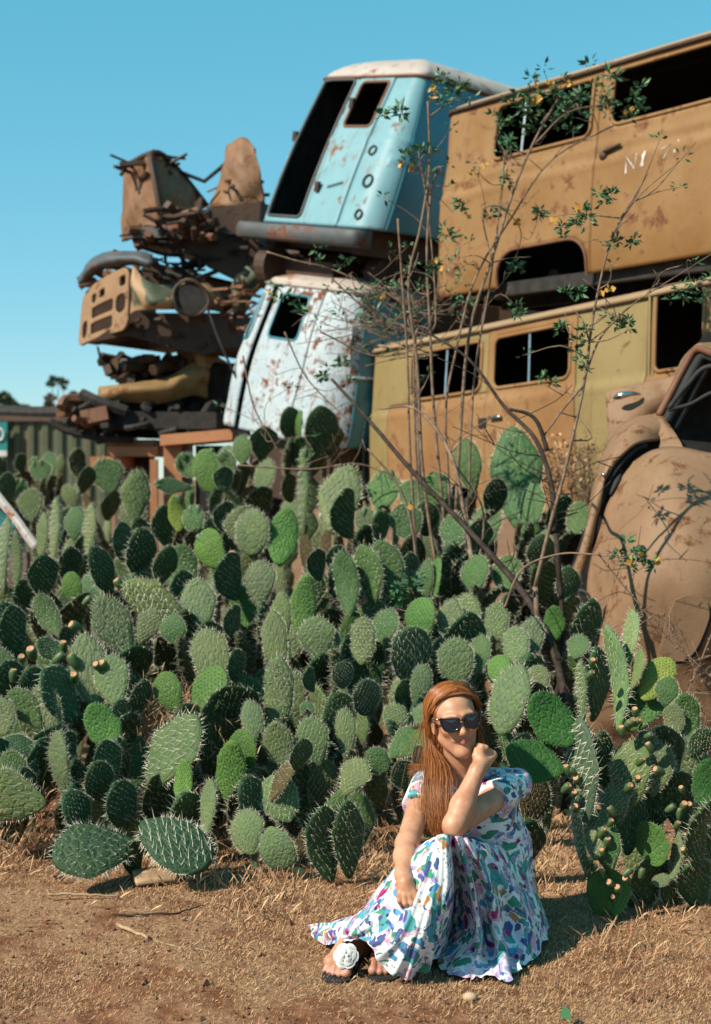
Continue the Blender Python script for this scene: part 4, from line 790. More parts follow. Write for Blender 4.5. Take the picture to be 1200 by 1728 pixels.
for tok in PADS.replace('\n', ';').split(';'):
    q = tok.split(); k = q[0]; bx, by, tx, ty_, w_ = map(float, q[1:6]); ty = q[6]
    d = depth((bx + tx) / 2, (by + ty_) / 2)
    if k == 'g1': d = (4.84 if by < 1440 else 4.79) + (gc.uniform(-.05, .05) if ty not in 'd' else .06)
    if k in ('g3',): d = 4.7
    if k == 'g4': d = 5.35
    if k == 'g2': d = 5.15
    if k == 'e5': d = 5.27
    if k == 'f1' and by > 1400: d = 5.15
    if k == 'e9' and ty == 'd': d = 5.3
    if ty == 'd': d += .08
    w_ *= 1.12 if ty not in 'Dg' else .95; tx, ty_ = bx + (tx - bx) * 1.07, by + (ty_ - by) * 1.07
    b0 = P(bx, by, d); t0 = P(tx, ty_, d); b0[2] = max(b0[2], .01)
    if t0[2] < .05: t0[2] = .05
    plants[k]['pads'].append(world_pad(b0, t0, w_ / F * d, ty))
pad_count = 0
def put_pad(root, s):
    global pad_count
    me = PM[s['mk']][gc.integers(len(PM[s['mk']]))]; o = bpy.data.objects.new('pad', me); COL.objects.link(o); o.parent = root
    mt = Matrix.Identity(4)
    for c, (e, k) in enumerate(zip((s['ex'], s['ey'], s['ez']), s['sc'])):
        for r_ in range(3): mt[r_][c] = float(e[r_] * k)
    p = s['b'] - np.array(root.location)
    for r_ in range(3): mt[r_][3] = float(p[r_])
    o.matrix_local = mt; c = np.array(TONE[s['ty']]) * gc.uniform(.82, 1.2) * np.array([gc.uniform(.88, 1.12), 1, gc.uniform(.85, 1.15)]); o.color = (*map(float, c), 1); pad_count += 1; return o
FR = MB(); prof = [(0, .25), (.1, .34), (.4, .46), (.75, .5), (.92, .44), (1.0, .34), (.95, .18), (.93, 0.0)]
fv = []; ff = []; fm = []; K = 9
for z_, r_ in prof:
    for j in range(K): a = 2 * math.pi * j / K; fv.append((r_ * math.cos(a), r_ * math.sin(a), z_))
for i in range(len(prof) - 1):
    for j in range(K): ff.append([i * K + j, i * K + (j + 1) % K, (i + 1) * K + (j + 1) % K, (i + 1) * K + j]); fm.append(0 if i < 5 else 1)
M['fruitgreen'] = plain('unripe_fruit', (.07, .13, .04), .5, vary=.3, scale=30, bump=.1); M['fruitred'] = plain('orange_fruit_tip', (.66, .30, .15), .6, vary=.25, scale=30, bump=.2)
fruit_me = bpy.data.meshes.new('fruit'); fruit_me.from_pydata(fv, [], ff); fruit_me.materials.append(M['fruitgreen']); fruit_me.materials.append(M['fruitred']); fruit_me.polygons.foreach_set('material_index', np.array(fm, dtype=np.int32)); fruit_me.polygons.foreach_set('use_smooth', [True] * len(ff))
def put_fruit(root, p, size=.055, dirv=None):
    o = bpy.data.objects.new('fruit', fruit_me); COL.objects.link(o); o.parent = root; dv = Vector(dirv if dirv is not None else (gc.normal(0, .5), -.5 + gc.normal(0, .3), .8)); dv.normalize()
    o.matrix_local = Matrix.Translation(Vector(p - np.array(root.location)) - dv * size * .8) @ dv.to_track_quat('Z', 'Y').to_matrix().to_4x4() @ Matrix.Diagonal((size * .68, size * .68, size, 1))
roots = {}
for k, pl in plants.items():
    ds = [s['b'][1] for s in pl['pads']]; cxs = [s['b'][0] for s in pl['pads']]
    root_p = np.array([np.mean(cxs), np.mean(ds) + .12, 0.]); pl['root'] = root_p
    rt = empty('prickly_pear', root_p, pl['label'], 'cactus', CG); roots[k] = rt
    if k == 'g2': rt['group'] = 'withered cactus'; del rt['group']
    allp = sorted(pl['pads'], key=lambda s: s['b'][2]); done = []
    # a few more pads behind the ones that show, then stems down to the ground
    if k not in ('g2', 'g3', 'e5', 'e6', 'f1'):
        n_ex = 1
        for i in range(n_ex):
            s0 = allp[gc.integers(len(allp))]; ln = gc.uniform(.2, .32); ty = str(gc.choice(['m', 'o', 'd', 'd', 'y'], p=[.15, .15, .4, .25, .05])); b0 = s0['b'] + np.array([gc.uniform(-.2, .2), gc.uniform(.25, .5), gc.uniform(-.18, .0)]); b0[2] = max(.05, b0[2])
            a = gc.normal(0, .35); allp.append(world_pad(b0, b0 + ln * np.array([math.sin(a), 0, math.cos(a)]), ln * gc.uniform(.45, .7), ty))
    allp.sort(key=lambda s: s['b'][2])
    for s in allp:
        b0 = s['b']; near = b0[2] < .08 or any(np.linalg.norm(q['t'] - b0) < .10 or np.linalg.norm((q['b'] + q['t']) / 2 - b0) < .13 for q in done if q is not s)
        cur = b0.copy(); g_ = 0
        while not near and cur[2] > .08 and g_ < 7:
            g_ += 1; ln = gc.uniform(.20, .33); to = root_p - cur; dirv = np.array([to[0] * .5, abs(to[1]) * .2 + .08, 0]) + np.array([gc.normal(0, .07), .03, -ln]); dirv /= np.linalg.norm(dirv)
            nb = cur + dirv * ln
            if nb[2] < 0: nb = cur + dirv * (cur[2] / -dirv[2]); 
            if cur[2] - nb[2] < .05: break
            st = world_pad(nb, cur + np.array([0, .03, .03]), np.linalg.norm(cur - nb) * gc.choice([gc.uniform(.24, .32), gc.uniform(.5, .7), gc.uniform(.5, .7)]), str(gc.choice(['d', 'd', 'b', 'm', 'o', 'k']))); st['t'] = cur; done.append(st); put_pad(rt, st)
            cur = nb; near = any(np.linalg.norm(q['t'] - cur) < .12 for q in done[:-1])
        done.append(s); put_pad(rt, s)
    pl['done'] = done
def fruits_at(k, pts, d=None, size=.06):
    rt = roots[k]
    for (x, y) in pts:
        put_fruit(rt, P(x, y, d if d else depth(x, y) - .06), size * gc.uniform(.85, 1.2))
E5 = lambda l: [(820 + a / 2.88, 1000 + b_ / 2.88) for a, b_ in l]
fruits_at('g1', E5([(393, 850), (412, 862), (440, 905), (400, 940), (430, 970), (435, 1040), (520, 330), (515, 390), (725, 570), (740, 620), (715, 622), (697, 632), (660, 660), (775, 640), (800, 690), (790, 740), (760, 810), (830, 860), (740, 900), (700, 940), (605, 1050), (610, 1110), (570, 1155), (592, 1200), (565, 1255), (505, 1300), (530, 1330), (558, 1355), (600, 1410), (615, 1480), (640, 1435), (700, 1350), (760, 1350), (680, 1390), (950, 950), (965, 1030), (990, 1030), (935, 1120), (980, 1180), (960, 1250), (940, 1060), (910, 1040)]), 4.76, .038)
CA = lambda l: [(a / 2.857, 740 + b_ / 2.857) for a, b_ in l]
fruits_at('c7', CA([(432, 770), (352, 900)])); fruits_at('c8', CA([(305, 990), (298, 1045), (345, 1055), (150, 1022), (105, 1055), (65, 1125)])); fruits_at('e2', [(163, 1122), (173, 1120), (125, 1140)]); fruits_at('d1', [(392, 935)]); fruits_at('a9', CA([(567, 690)]))
for k in ('a1', 'a2', 'a3', 'a4', 'b1', 'a5', 'b5', 'b6', 'b2'):
    for s in plants[k]['pads']:
        for i in range(gc.integers(0, 4)): put_fruit(roots[k], s['t'] + s['ex'] * gc.uniform(-.3, .3) * s['sc'][0] - s['ez'] * .02, gc.uniform(.05, .07), s['ez'] + s['ex'] * gc.normal(0, .3))
print('pads', pad_count)
# ---------------------------------------------------------------- shrubs and bare branches
M['stem'] = plain('grey_tan_stem', (.25, .165, .115), .85, vary=.3, scale=20, spec=.2); M['stemdark'] = plain('dark_branch_bark', (.055, .038, .03), .85, vary=.4, scale=20, spec=.2)
M['leaf'] = leafmat('shrub_leaf', (.028, .11, .06), (.11, .23, .08)); M['flower'] = plain('yellow_flower', (.60, .33, .06), .6, bump=0); M['straw'] = None
t = NT('dry_straw'); ri = t.n('ShaderNodeNewGeometry').outputs['Random Per Island']; t.base(t.mix(ri, (.38, .20, .105), (.74, .49, .28))); t.rough(.8); t.b.inputs['Specular IOR Level'].default_value = .2; M['straw'] = t.m
gs = np.random.default_rng(5)
def stem_part(root, pts, d, r0, r1=None, mat='stem', wig=.012, name='stem', n=26, twigs=0, tl=.22):
    """d: one depth or (start, end)"""
    dd_ = np.linspace(d[0], d[1], len(pts)) if isinstance(d, tuple) else [d] * len(pts)
    r0 *= .8; w_ = cr([P(x, y, q) for (x, y), q in zip(pts, dd_)], n); w_ += np.cumsum(gs.normal(0, wig * .25, w_.shape), 0) * np.array([.6, 1, .3]) * np.linspace(0, 1, n)[:, None] * .6
    b = MB(); b.tube(w_, np.linspace(r0, r1 or r0 * .45, n), 6)
    for i in range(twigs):
        k = gs.integers(int(n * .3), n - 1); a = gs.normal(0, 1, 3); a[2] = abs(a[2]) * .6 + .15; a /= np.linalg.norm(a); L = tl * gs.uniform(.5, 1.4); q = w_[k]
        pts_ = cr([q, q + a * L * .5 + gs.normal(0, .02, 3), q + a * L + gs.normal(0, .05, 3)], 7); b.tube(pts_, np.linspace(r0 * .4, .0018, 7), 4); TW.setdefault(root.name, []).append(pts_[6])
        if gs.random() < .5:
            a2 = gs.normal(0, 1, 3); a2 /= np.linalg.norm(a2); b.tube([pts_[4], pts_[4] + a2 * L * .4], [.003, .0015], 4)
    b.build(name, M[mat], root, True); return w_
TW = {}
def leafy(root, cl, d, per=34, size=.036, name='foliage'):
    V = []; Fc = []
    for (x, y, s) in cl:
        c = P(x, y, d); sp = s / F * d
        for k in range(max(2, int(s / 12))):
            cc = c + gs.normal(0, sp * .45, 3); v, f = sprig(cc, sp * .55, per // 2, size); Fc += [[i + len(V) for i in h] for h in f]; V += v
    for q in TW.get(root.name, []):
        if gs.random() < .45 and q[2] > 1.75: v, f = sprig(q, .05, 6, size * .9); Fc += [[i + len(V) for i in h] for h in f]; V += v
    mesh(name, V, Fc, M['leaf'], root, False)
def sprig(c, sp, n, size):
    V = []; Fc = []
    for i in range(n):
        a = gs.normal(0, 1, 3); a[2] = a[2] * .6 + .2; a /= np.linalg.norm(a); e = np.cross(a, gs.normal(0, 1, 3)); e /= np.linalg.norm(e); o = c + a * sp * gs.uniform(.15, .6); s = size * gs.uniform(.7, 1.4); nn = np.cross(a, e); m = len(V)
        V += [o, o + a * s * .5 + e * s * .26 + nn * .006, o + a * s * 1.15, o + a * s * .5 - e * s * .26 + nn * .006]; Fc += [[m, m + 1, m + 2], [m, m + 2, m + 3]]
    return V, Fc
def blossoms(root, pts, d):
    b = MB()
    for (x, y) in pts:
        c = P(x + gs.normal(0, 3), y + gs.normal(0, 3), d - .05)
        for i in range(5):
            a = gs.normal(0, 1, 3); a /= np.linalg.norm(a); e = np.cross(a, gs.normal(0, 1, 3)); e /= np.linalg.norm(e); s = gs.uniform(.016, .03); b.add([c, c + (a + e) * s * .6, c + a * s * 1.2, c + (a - e) * s * .6], [[0, 1, 2, 3]])
    b.build('blossom', M['flower'], root)
SG = 'thin shrubs in front of the vans'
def shrub(base, d, label, group=SG, name='shrub'):
    p = P(base[0], base[1], d); p[2] = 0; return empty(name, p, label, 'shrub', group)
def to_ground(root, x, y, d, r0, mat='stem'):
    p = P(x, y, d); b = MB(); b.tube(cr([p, p * np.array([1, 1, .5]) + np.array([.03, .02, 0]), np.array([root.location[0], root.location[1], 0.])], 10), r0, 6); b.build('stem', M[mat], root, True)
r = shrub((735, 900), 7.9, 'tall pale grey-stemmed shrub with a leafy yellow-flowered tip before the blue van')
stem_part(r, [(745, 1015), (714, 800), (705, 620), (690, 480), (712, 380), (727, 280), (725, 170)], 7.9, .014, .006, twigs=6); to_ground(r, 745, 1015, 7.9, .014)
stem_part(r, [(752, 900), (733, 700), (726, 540), (722, 440), (728, 330), (742, 280)], 8.0, .013, .006, twigs=8); stem_part(r, [(706, 980), (692, 760), (688, 600), (672, 370)], 7.8, .011, .006, twigs=5)
stem_part(r, [(712, 920), (700, 720), (702, 560), (735, 545), (722, 360), (705, 250)], 8.1, .010, .004, twigs=4)
leafy(r, [(745, 152, 42), (765, 140, 26), (675, 192, 20), (700, 262, 28), (708, 250, 20), (755, 410, 34), (745, 445, 24), (650, 190, 12)], 7.9); blossoms(r, [(725, 150), (735, 155), (730, 165), (690, 285), (672, 280), (735, 440), (742, 455)], 7.9)
r = shrub((800, 850), 8.1, 'bushiest flowering shrub, its leafy crown hanging over the ochre minibus windows')
for pts, q in (([(770, 860), (775, 760), (792, 560), (832, 430), (870, 310), (905, 230), (940, 170)], .015), ([(760, 860), (752, 700), (768, 600), (802, 470), (862, 370), (930, 270), (1035, 212)], .011), ([(790, 860), (800, 640), (826, 480), (845, 330), (850, 250)], .010), ([(905, 240), (960, 190), (1040, 175)], .007), ([(830, 440), (815, 360), (845, 350), (880, 390), (870, 440)], .006)):
    stem_part(r, pts, (8.1, 8.3), q, q * .45, twigs=6, tl=.2)
to_ground(r, 770, 860, 8.1, .015)
leafy(r, [(850, 215, 26), (868, 195, 26), (900, 185, 34), (930, 165, 38), (958, 150, 32), (985, 170, 36), (1012, 165, 36), (1042, 175, 34), (1062, 160, 28), (1070, 190, 20), (905, 150, 26), (840, 190, 20), (880, 160, 24), (960, 195, 28), (920, 200, 26), (915, 180, 34), (945, 175, 34), (975, 180, 34), (1000, 160, 30), (1030, 165, 30), (890, 200, 24), (835, 355, 20), (852, 300, 14), (910, 355, 10), (870, 450, 20), (850, 240, 18), (778, 350, 12)], 8.3, 30); blossoms(r, [(905, 140), (925, 148), (912, 168), (900, 175), (935, 145), (1060, 187), (1050, 190), (800, 292), (815, 280), (870, 375), (955, 140), (790, 365), (808, 295)], 8.25)
r = shrub((900, 1000), 6.5, 'leaning slender dark-stemmed shrub in front of the khaki panel')
stem_part(r, [(903, 990), (930, 880), (952, 800), (985, 650), (1000, 530), (1030, 400), (1090, 292)], (6.5, 6.5), .013, .004, twigs=16, tl=.28); to_ground(r, 903, 990, 6.5, .013)
stem_part(r, [(985, 640), (1020, 560), (1100, 490), (1180, 470)], 6.5, .007, .003, twigs=7); stem_part(r, [(1030, 400), (1080, 330), (1150, 270), (1175, 240)], 6.5, .004, .002); stem_part(r, [(985, 650), (950, 690), (912, 740)], 6.5, .008, .005)
leafy(r, [(985, 360, 36), (1005, 345, 24), (965, 370, 18), (1030, 410, 20), (1020, 330, 16), (1072, 405, 15), (955, 482, 20), (965, 575, 28), (985, 560, 20), (1060, 540, 22), (1050, 550, 14), (880, 530, 14), (950, 400, 14), (1170, 490, 36), (1192, 520, 30), (1150, 500, 16), (930, 640, 14), (990, 620, 16), (945, 560, 16)], 6.5, 30, .028); blossoms(r, [(1015, 488), (1025, 485), (975, 350), (935, 375)], 6.5)
r = shrub((880, 860), 6.5, 'thick dark forked branch arching in front of the tan minibus', None)
stem_part(r, [(705, 552), (790, 605), (850, 685), (905, 742), (932, 820), (938, 900)], (7.0, 6.5), .007, .014, 'stemdark', twigs=14, tl=.3); to_ground(r, 938, 900, 6.5, .013, 'stemdark'); stem_part(r, [(860, 690), (900, 705), (922, 760)], 6.5, .010, .012, 'stemdark')
r = shrub((950, 1190), 6.2, 'long dark fallen branch slanting down across the cactus to the brown car', None, 'branch')
stem_part(r, [(560, 640), (625, 712), (700, 800), (800, 905), (880, 1000), (930, 1095), (952, 1190)], (7.8, 6.1), .010, .020, 'stemdark', twigs=12, tl=.25); to_ground(r, 952, 1190, 6.1, .02, 'stemdark'); r['category'] = 'branch'
r = shrub((800, 980), 7.4, 'arched grey bare branch bending over the cactus middle', None, 'branch'); r['category'] = 'branch'
stem_part(r, [(640, 690), (705, 692), (762, 770), (790, 900), (802, 975)], (7.9, 7.1), .007, .014, twigs=8); to_ground(r, 802, 975, 7.1, .014); stem_part(r, [(620, 757), (672, 820), (697, 900), (706, 1010)], 7.4, .006, .011); stem_part(r, [(802, 985), (815, 860), (760, 760), (835, 700)], 7.5, .008, .003, twigs=4)
r = shrub((690, 800), 8.6, 'tangle of pale dry twigs in front of the white and blue van', None, 'dry_twigs'); r['category'] = 'dry twigs'
for i in range(30):
    x0, y0 = gs.uniform(640, 760), gs.uniform(520, 600); a = gs.uniform(-2.7, -.2) if i % 2 else gs.uniform(2.4, 3.9); L = gs.uniform(60, 200); x1, y1 = x0 + math.cos(a) * L, y0 + math.sin(a) * L * .6
    stem_part(r, [(x0, y0), ((x0 + x1) / 2 + gs.normal(0, 14), (y0 + y1) / 2 + gs.normal(0, 14)), (x1, y1)], gs.uniform(8.3, 9), gs.uniform(.004, .008), .002, twigs=3, tl=.18, n=12, wig=.02, name='twig')
for pts in ([(450, 425), (500, 440), (560, 455), (640, 490), (700, 520)], [(400, 785), (520, 792), (600, 782), (660, 800)], [(560, 470), (640, 540), (700, 560)], [(410, 600), (430, 690), (470, 760)], [(540, 560), (640, 600), (760, 570)], [(480, 560), (520, 640), (600, 720)]): stem_part(r, pts, 8.7, .008, .004, twigs=5, wig=.02, name='twig')
to_ground(r, 700, 560, 8.7, .012); leafy(r, [(550, 440, 22), (575, 448, 14), (490, 512, 22), (475, 500, 16), (505, 525, 16), (560, 622, 26), (545, 632, 16), (580, 615, 16), (640, 500, 10)], 8.6, 22); blossoms(r, [(640, 500), (455, 490)], 8.6)
r = shrub((690, 1040), 6.7, 'small leafy sprig with tiny yellow flowers low in the thicket centre', None, 'weed'); r['category'] = 'weed'
stem_part(r, [(700, 1060), (695, 1020), (688, 990)], 6.7, .006, .003, twigs=4, tl=.1); leafy(r, [(690, 1000, 30), (672, 1015, 20), (715, 990, 22), (700, 975, 18), (668, 990, 14)], 6.65, 24, .035); to_ground(r, 700, 1060, 6.7, .006); blossoms(r, [(735, 1052), (745, 1048), (690, 850), (735, 1030)], 6.7)
r = shrub((860, 1060), 6.4, 'thin curved twig with a leafy tip hanging in front of the brown fender', None, 'twig'); r['category'] = 'twig'
stem_part(r, [(850, 1030), (880, 962), (940, 936), (1000, 936), (1060, 945)], (6.5, 6.2), .007, .003, twigs=2, tl=.1); to_ground(r, 850, 1030, 6.5, .007); leafy(r, [(1050, 935, 20), (1068, 925, 20), (1085, 945, 18), (1095, 960, 14), (1060, 950, 16)], 6.2, 22, .032); blossoms(r, [(1065, 948), (1088, 940), (1110, 945)], 6.2)
r = shrub((1000, 900), 6.0, 'fine dry seed stalks leaning in front of the brown fender', None, 'dry_weed'); r['category'] = 'weed'
for pts in ([(1010, 935), (1070, 1010), (1130, 1080), (1205, 1150)], [(1120, 1040), (1160, 1110), (1205, 1170)], [(1080, 1150), (1140, 1190), (1205, 1235)], [(1205, 1060), (1160, 1170), (1120, 1260)]):
    w_ = stem_part(r, pts, 5.9, .005, .002, twigs=7, tl=.09); b = MB()
    for q in w_[::2]: b.ball(q + gs.normal(0, .004, 3), gs.uniform(.005, .009), 0, 5, 4)
    b.tube(w_, .0025, 4); b.build('seed_stalk', M['stem'], r)
to_ground(r, 1120, 1260, 5.9, .005)
r = shrub((965, 830), 9.6, 'dry brown weeds growing against the rusty sill of the tan minibus', None, 'dry_weed'); r['category'] = 'weed'
for i in range(16): x = gs.uniform(925, 1000); stem_part(r, [(x + gs.normal(0, 8), 900), (x, 830), (x + gs.normal(0, 12), gs.uniform(735, 790))], gs.uniform(9.2, 9.8), .006, .002, twigs=6, tl=.14, n=10)
V, Fc = leaves([P(gs.uniform(930, 1000), gs.uniform(745, 835), 9.5) for _ in range(22)], .10, 22, .02, gs); mesh('foliage', V, Fc, M['straw'], r, False)
# ---------------------------------------------------------------- dry grass, straw and litter on the ground
def blades(X, Y, Zb, L, wd, lean, g):
    n = len(X); az = g.uniform(0, 2 * np.pi, n); le = lean(n); dx = np.cos(az) * np.sin(le) * L; dy = np.sin(az) * np.sin(le) * L; dz = np.cos(le) * L
    pa = az + np.pi / 2 + g.normal(0, .6, n); wx = np.cos(pa) * wd; wy = np.sin(pa) * wd
    V = np.empty((n, 4, 3)); V[:, 0] = np.stack([X - wx, Y - wy, Zb], 1); V[:, 1] = np.stack([X + wx, Y + wy, Zb], 1)
    V[:, 2] = np.stack([X + dx * .6 + wx * .7, Y + dy * .6 + wy * .7, Zb + dz * .75], 1); V[:, 3] = np.stack([X + dx, Y + dy, Zb + dz], 1)
    return V.reshape(-1, 3), (np.arange(n)[:, None] * 4 + np.array([0, 1, 2, 3])).astype(np.int32)
def fastmesh(name, V, Q, mat):
    me = bpy.data.meshes.new(name); n = len(Q); me.vertices.add(len(V)); me.vertices.foreach_set('co', V.astype(np.float32).ravel()); me.loops.add(n * 4); me.loops.foreach_set('vertex_index', Q.ravel()); me.polygons.add(n); me.polygons.foreach_set('loop_start', np.arange(n, dtype=np.int32) * 4); me.polygons.foreach_set('loop_total', np.full(n, 4, np.int32)); me.materials.append(mat); me.update(calc_edges=True); o = bpy.data.objects.new(name, me); COL.objects.link(o); o['kind'] = 'stuff'; return o
gg = np.random.default_rng(9)
def patchy(x, y):
    return .5 + .22 * np.sin(2.1 * x + 1.3 * y + 1) + .2 * np.sin(3.7 * y - 1.9 * x + 2.2) + .16 * np.sin(7.3 * x + 5.1 * y) * np.sin(6.1 * y - 2 * x) + .12 * np.sin(15 * x + 3) * np.sin(17 * y)
n = 270000; Y = gg.uniform(3.45, 6.0, n); X = gg.uniform(-.30, .30, n) * Y
m = patchy(X, Y); bare = 1.2 * np.exp(-((X + .95) / .5) ** 2 - ((Y - 4.72) / .28) ** 2) + .9 * np.exp(-((X + .5) / .5) ** 2 - ((Y - 3.9) / .1) ** 2) + .9 * np.exp(-((X - .1) / .5) ** 2 - ((Y - 3.85) / .12) ** 2) + .8 * np.exp(-((X + .25) / .3) ** 2 - ((Y - 4.35) / .07) ** 2)
keep = gg.random(n) < np.clip(.2 + m * 1.1 - bare * .85, .13, 1); X, Y = X[keep], Y[keep]; n = len(X)
L = gg.uniform(.008, .020, n) * (1 + .8 * (gg.random(n) < .07)); V, Q = blades(X, Y, ground_z(X, Y) - .002, L, gg.uniform(.0006, .0013, n), lambda n: np.abs(gg.normal(.95, .42, n)), gg); fastmesh('dry_grass', V, Q, M['straw'])
n = 2600; Y = gg.uniform(3.5, 5.6, n); X = gg.uniform(-.29, .29, n) * Y; keep = gg.random(n) < np.clip(.15 + 1.0 * np.exp(-((X + .95) / .6) ** 2 - ((Y - 4.7) / .4) ** 2) + .8 * np.exp(-((Y - 3.9) / .15) ** 2), 0, 1); X, Y = X[keep], Y[keep]; n = len(X); rr = gg.uniform(.0025, .009, n) * (1 + (gg.random(n) < .06))
oc_ = np.array([[1, 0, 0], [0, 1, 0], [-1, 0, 0], [0, -1, 0], [0, 0, .7], [0, 0, -.7]]); V = (np.stack([X, Y, ground_z(X, Y) + rr * .25], 1)[:, None] + (oc_[None] + gg.normal(0, .28, (n, 6, 3))) * rr[:, None, None]).reshape(-1, 3)
Fc = [[b_ * 6 + q for q in f] for b_ in range(n) for f in ((0, 1, 4), (1, 2, 4), (2, 3, 4), (3, 0, 4), (1, 0, 5), (2, 1, 5), (3, 2, 5), (0, 3, 5))]; o = mesh('soil_crumbs', V, Fc, plain('soil_clod', (.20, .085, .045), .95, vary=.4, scale=30), None, False); o['kind'] = 'stuff'
# longer straw tangled between the cacti
cl = []
for (x, y, w_, k) in ((330, 1120, 90, 2600), (250, 1080, 60, 1300), (400, 1140, 40, 800), (380, 1330, 60, 1400), (560, 1400, 110, 1000), (650, 1430, 70, 700), (930, 1380, 50, 2000), (900, 1430, 50, 1500), (40, 1400, 90, 900), (300, 1440, 90, 700), (450, 1480, 70, 500), (1130, 1520, 80, 250), (20, 1290, 30, 700), (1060, 1560, 70, 150), (560, 1310, 50, 800)):
    d = depth(x, y) if y < 1300 else 1.5 * F / (y + 40 - HY); c = P(x, y, d); sp = w_ / F * d
    cl.append(np.stack([c[0] + gg.normal(0, sp * .6, k), d + .15 + gg.normal(0, .22, k), np.maximum(0, (c[2] * .75 if y < 1300 else 0) * gg.uniform(.2, 1, k))], 1))
A_ = np.concatenate(cl); L = gg.uniform(.025, .085, len(A_)); V, Q = blades(A_[:, 0], A_[:, 1], A_[:, 2], L, gg.uniform(.0008, .0018, len(A_)), lambda n: np.abs(gg.normal(.7, .5, n)), gg); fastmesh('dry_straw', V, Q, M['straw'])
def G(x, d, z): return np.array([(x - CX) / F * d, d, z])
def gpx(x, y, z=0.0):
    d = CZ * F / (y - HY); return G(x, d, z)
r = empty('wood_scrap', gpx(262, 1492), 'pale flat wood scrap lying in front of the two dark pads', 'wood scrap'); M['wood'] = plain('weathered_wood', (.42, .27, .15), .85, scale=25)
V, Fc = patch([[gpx(226, 1486, .03), gpx(262, 1484, .034), gpx(300, 1484, .028)], [gpx(224, 1494, .035), gpx(262, 1492, .042), gpx(302, 1490, .03)], [gpx(230, 1502, .012), gpx(262, 1500, .016), gpx(298, 1494, .012)]], 14, 8); o = mesh('plank', V, Fc, M['wood'], r); solid(o, .012)
def stick(label, pts, rad, mat, z=.012, name='stick'):
    p = cr([gpx(x, y, z) for x, y in pts], 16); r_ = empty(name, p[0] * np.array([1, 1, 0]), label, 'stick'); b = MB(); b.tube(p + gs.normal(0, .002, p.shape), np.linspace(rad, rad * .5, 16), 6); b.build('shaft', mat, r_, True)
stick('long pale stick lying diagonally on the dry grass', [(198, 1566), (240, 1585), (290, 1602), (358, 1612)], .007, M['wood']); stick('thin dark curved stick on the grass above the pale stick', [(190, 1550), (260, 1549), (310, 1544), (345, 1532)], .004, M['stemdark']); stick('short straight straw-coloured stick near the low dark pads', [(80, 1516), (130, 1515), (200, 1519)], .006, M['wood'])
def litter(label, x, y, s, mat, name, z=.02):
    c = gpx(x, y, z); g = np.random.default_rng(int(x)); V = [c + np.array([math.cos(a) * s * q, math.sin(a) * s * q * .8, .012 * math.sin(2 * a)]) for a, q in zip(np.linspace(0, 2 * math.pi, 13)[:-1], g.uniform(.6, 1.1, 12))] + [c + np.array([0, 0, .02])]
    o = mesh(name, V, [[i, (i + 1) % 12, 12] for i in range(12)], mat); cat(o, label, name.replace('_', ' '))
M['dryleaf'] = plain('dry_yellow_leaf', (.60, .36, .12), .7); M['stonemat'] = plain('pale_stone', (.55, .38, .24), .8)
litter('yellow dead leaf behind the woman, left of the fruiting cactus', 955, 1392, .035, M['dryleaf'], 'dead_leaf', .05)
litter('curled brown dead leaf on the grass left of the woman\'s hem', 500, 1480, .03, M['dryleaf'], 'dead_leaf'); litter('reddish dead leaf by the low dark cactus pads', 100, 1490, .02, M['rust'], 'dead_leaf')
b = MB(); c = gpx(793, 1690, .012); b.ball(c, (.022, .018, .014)); o = b.build('stone', M['stonemat'], None, True); cat(o, 'small pale stone on the grass in front of the woman', 'stone')
o = mesh('green_leaf', [gpx(944, 1728, .02), gpx(950, 1718, .035), gpx(962, 1722, .03), gpx(965, 1735, .02)], [[0, 1, 2, 3]], M['leaf']); cat(o, 'small green leaf at the bottom edge of the grass', 'leaf')
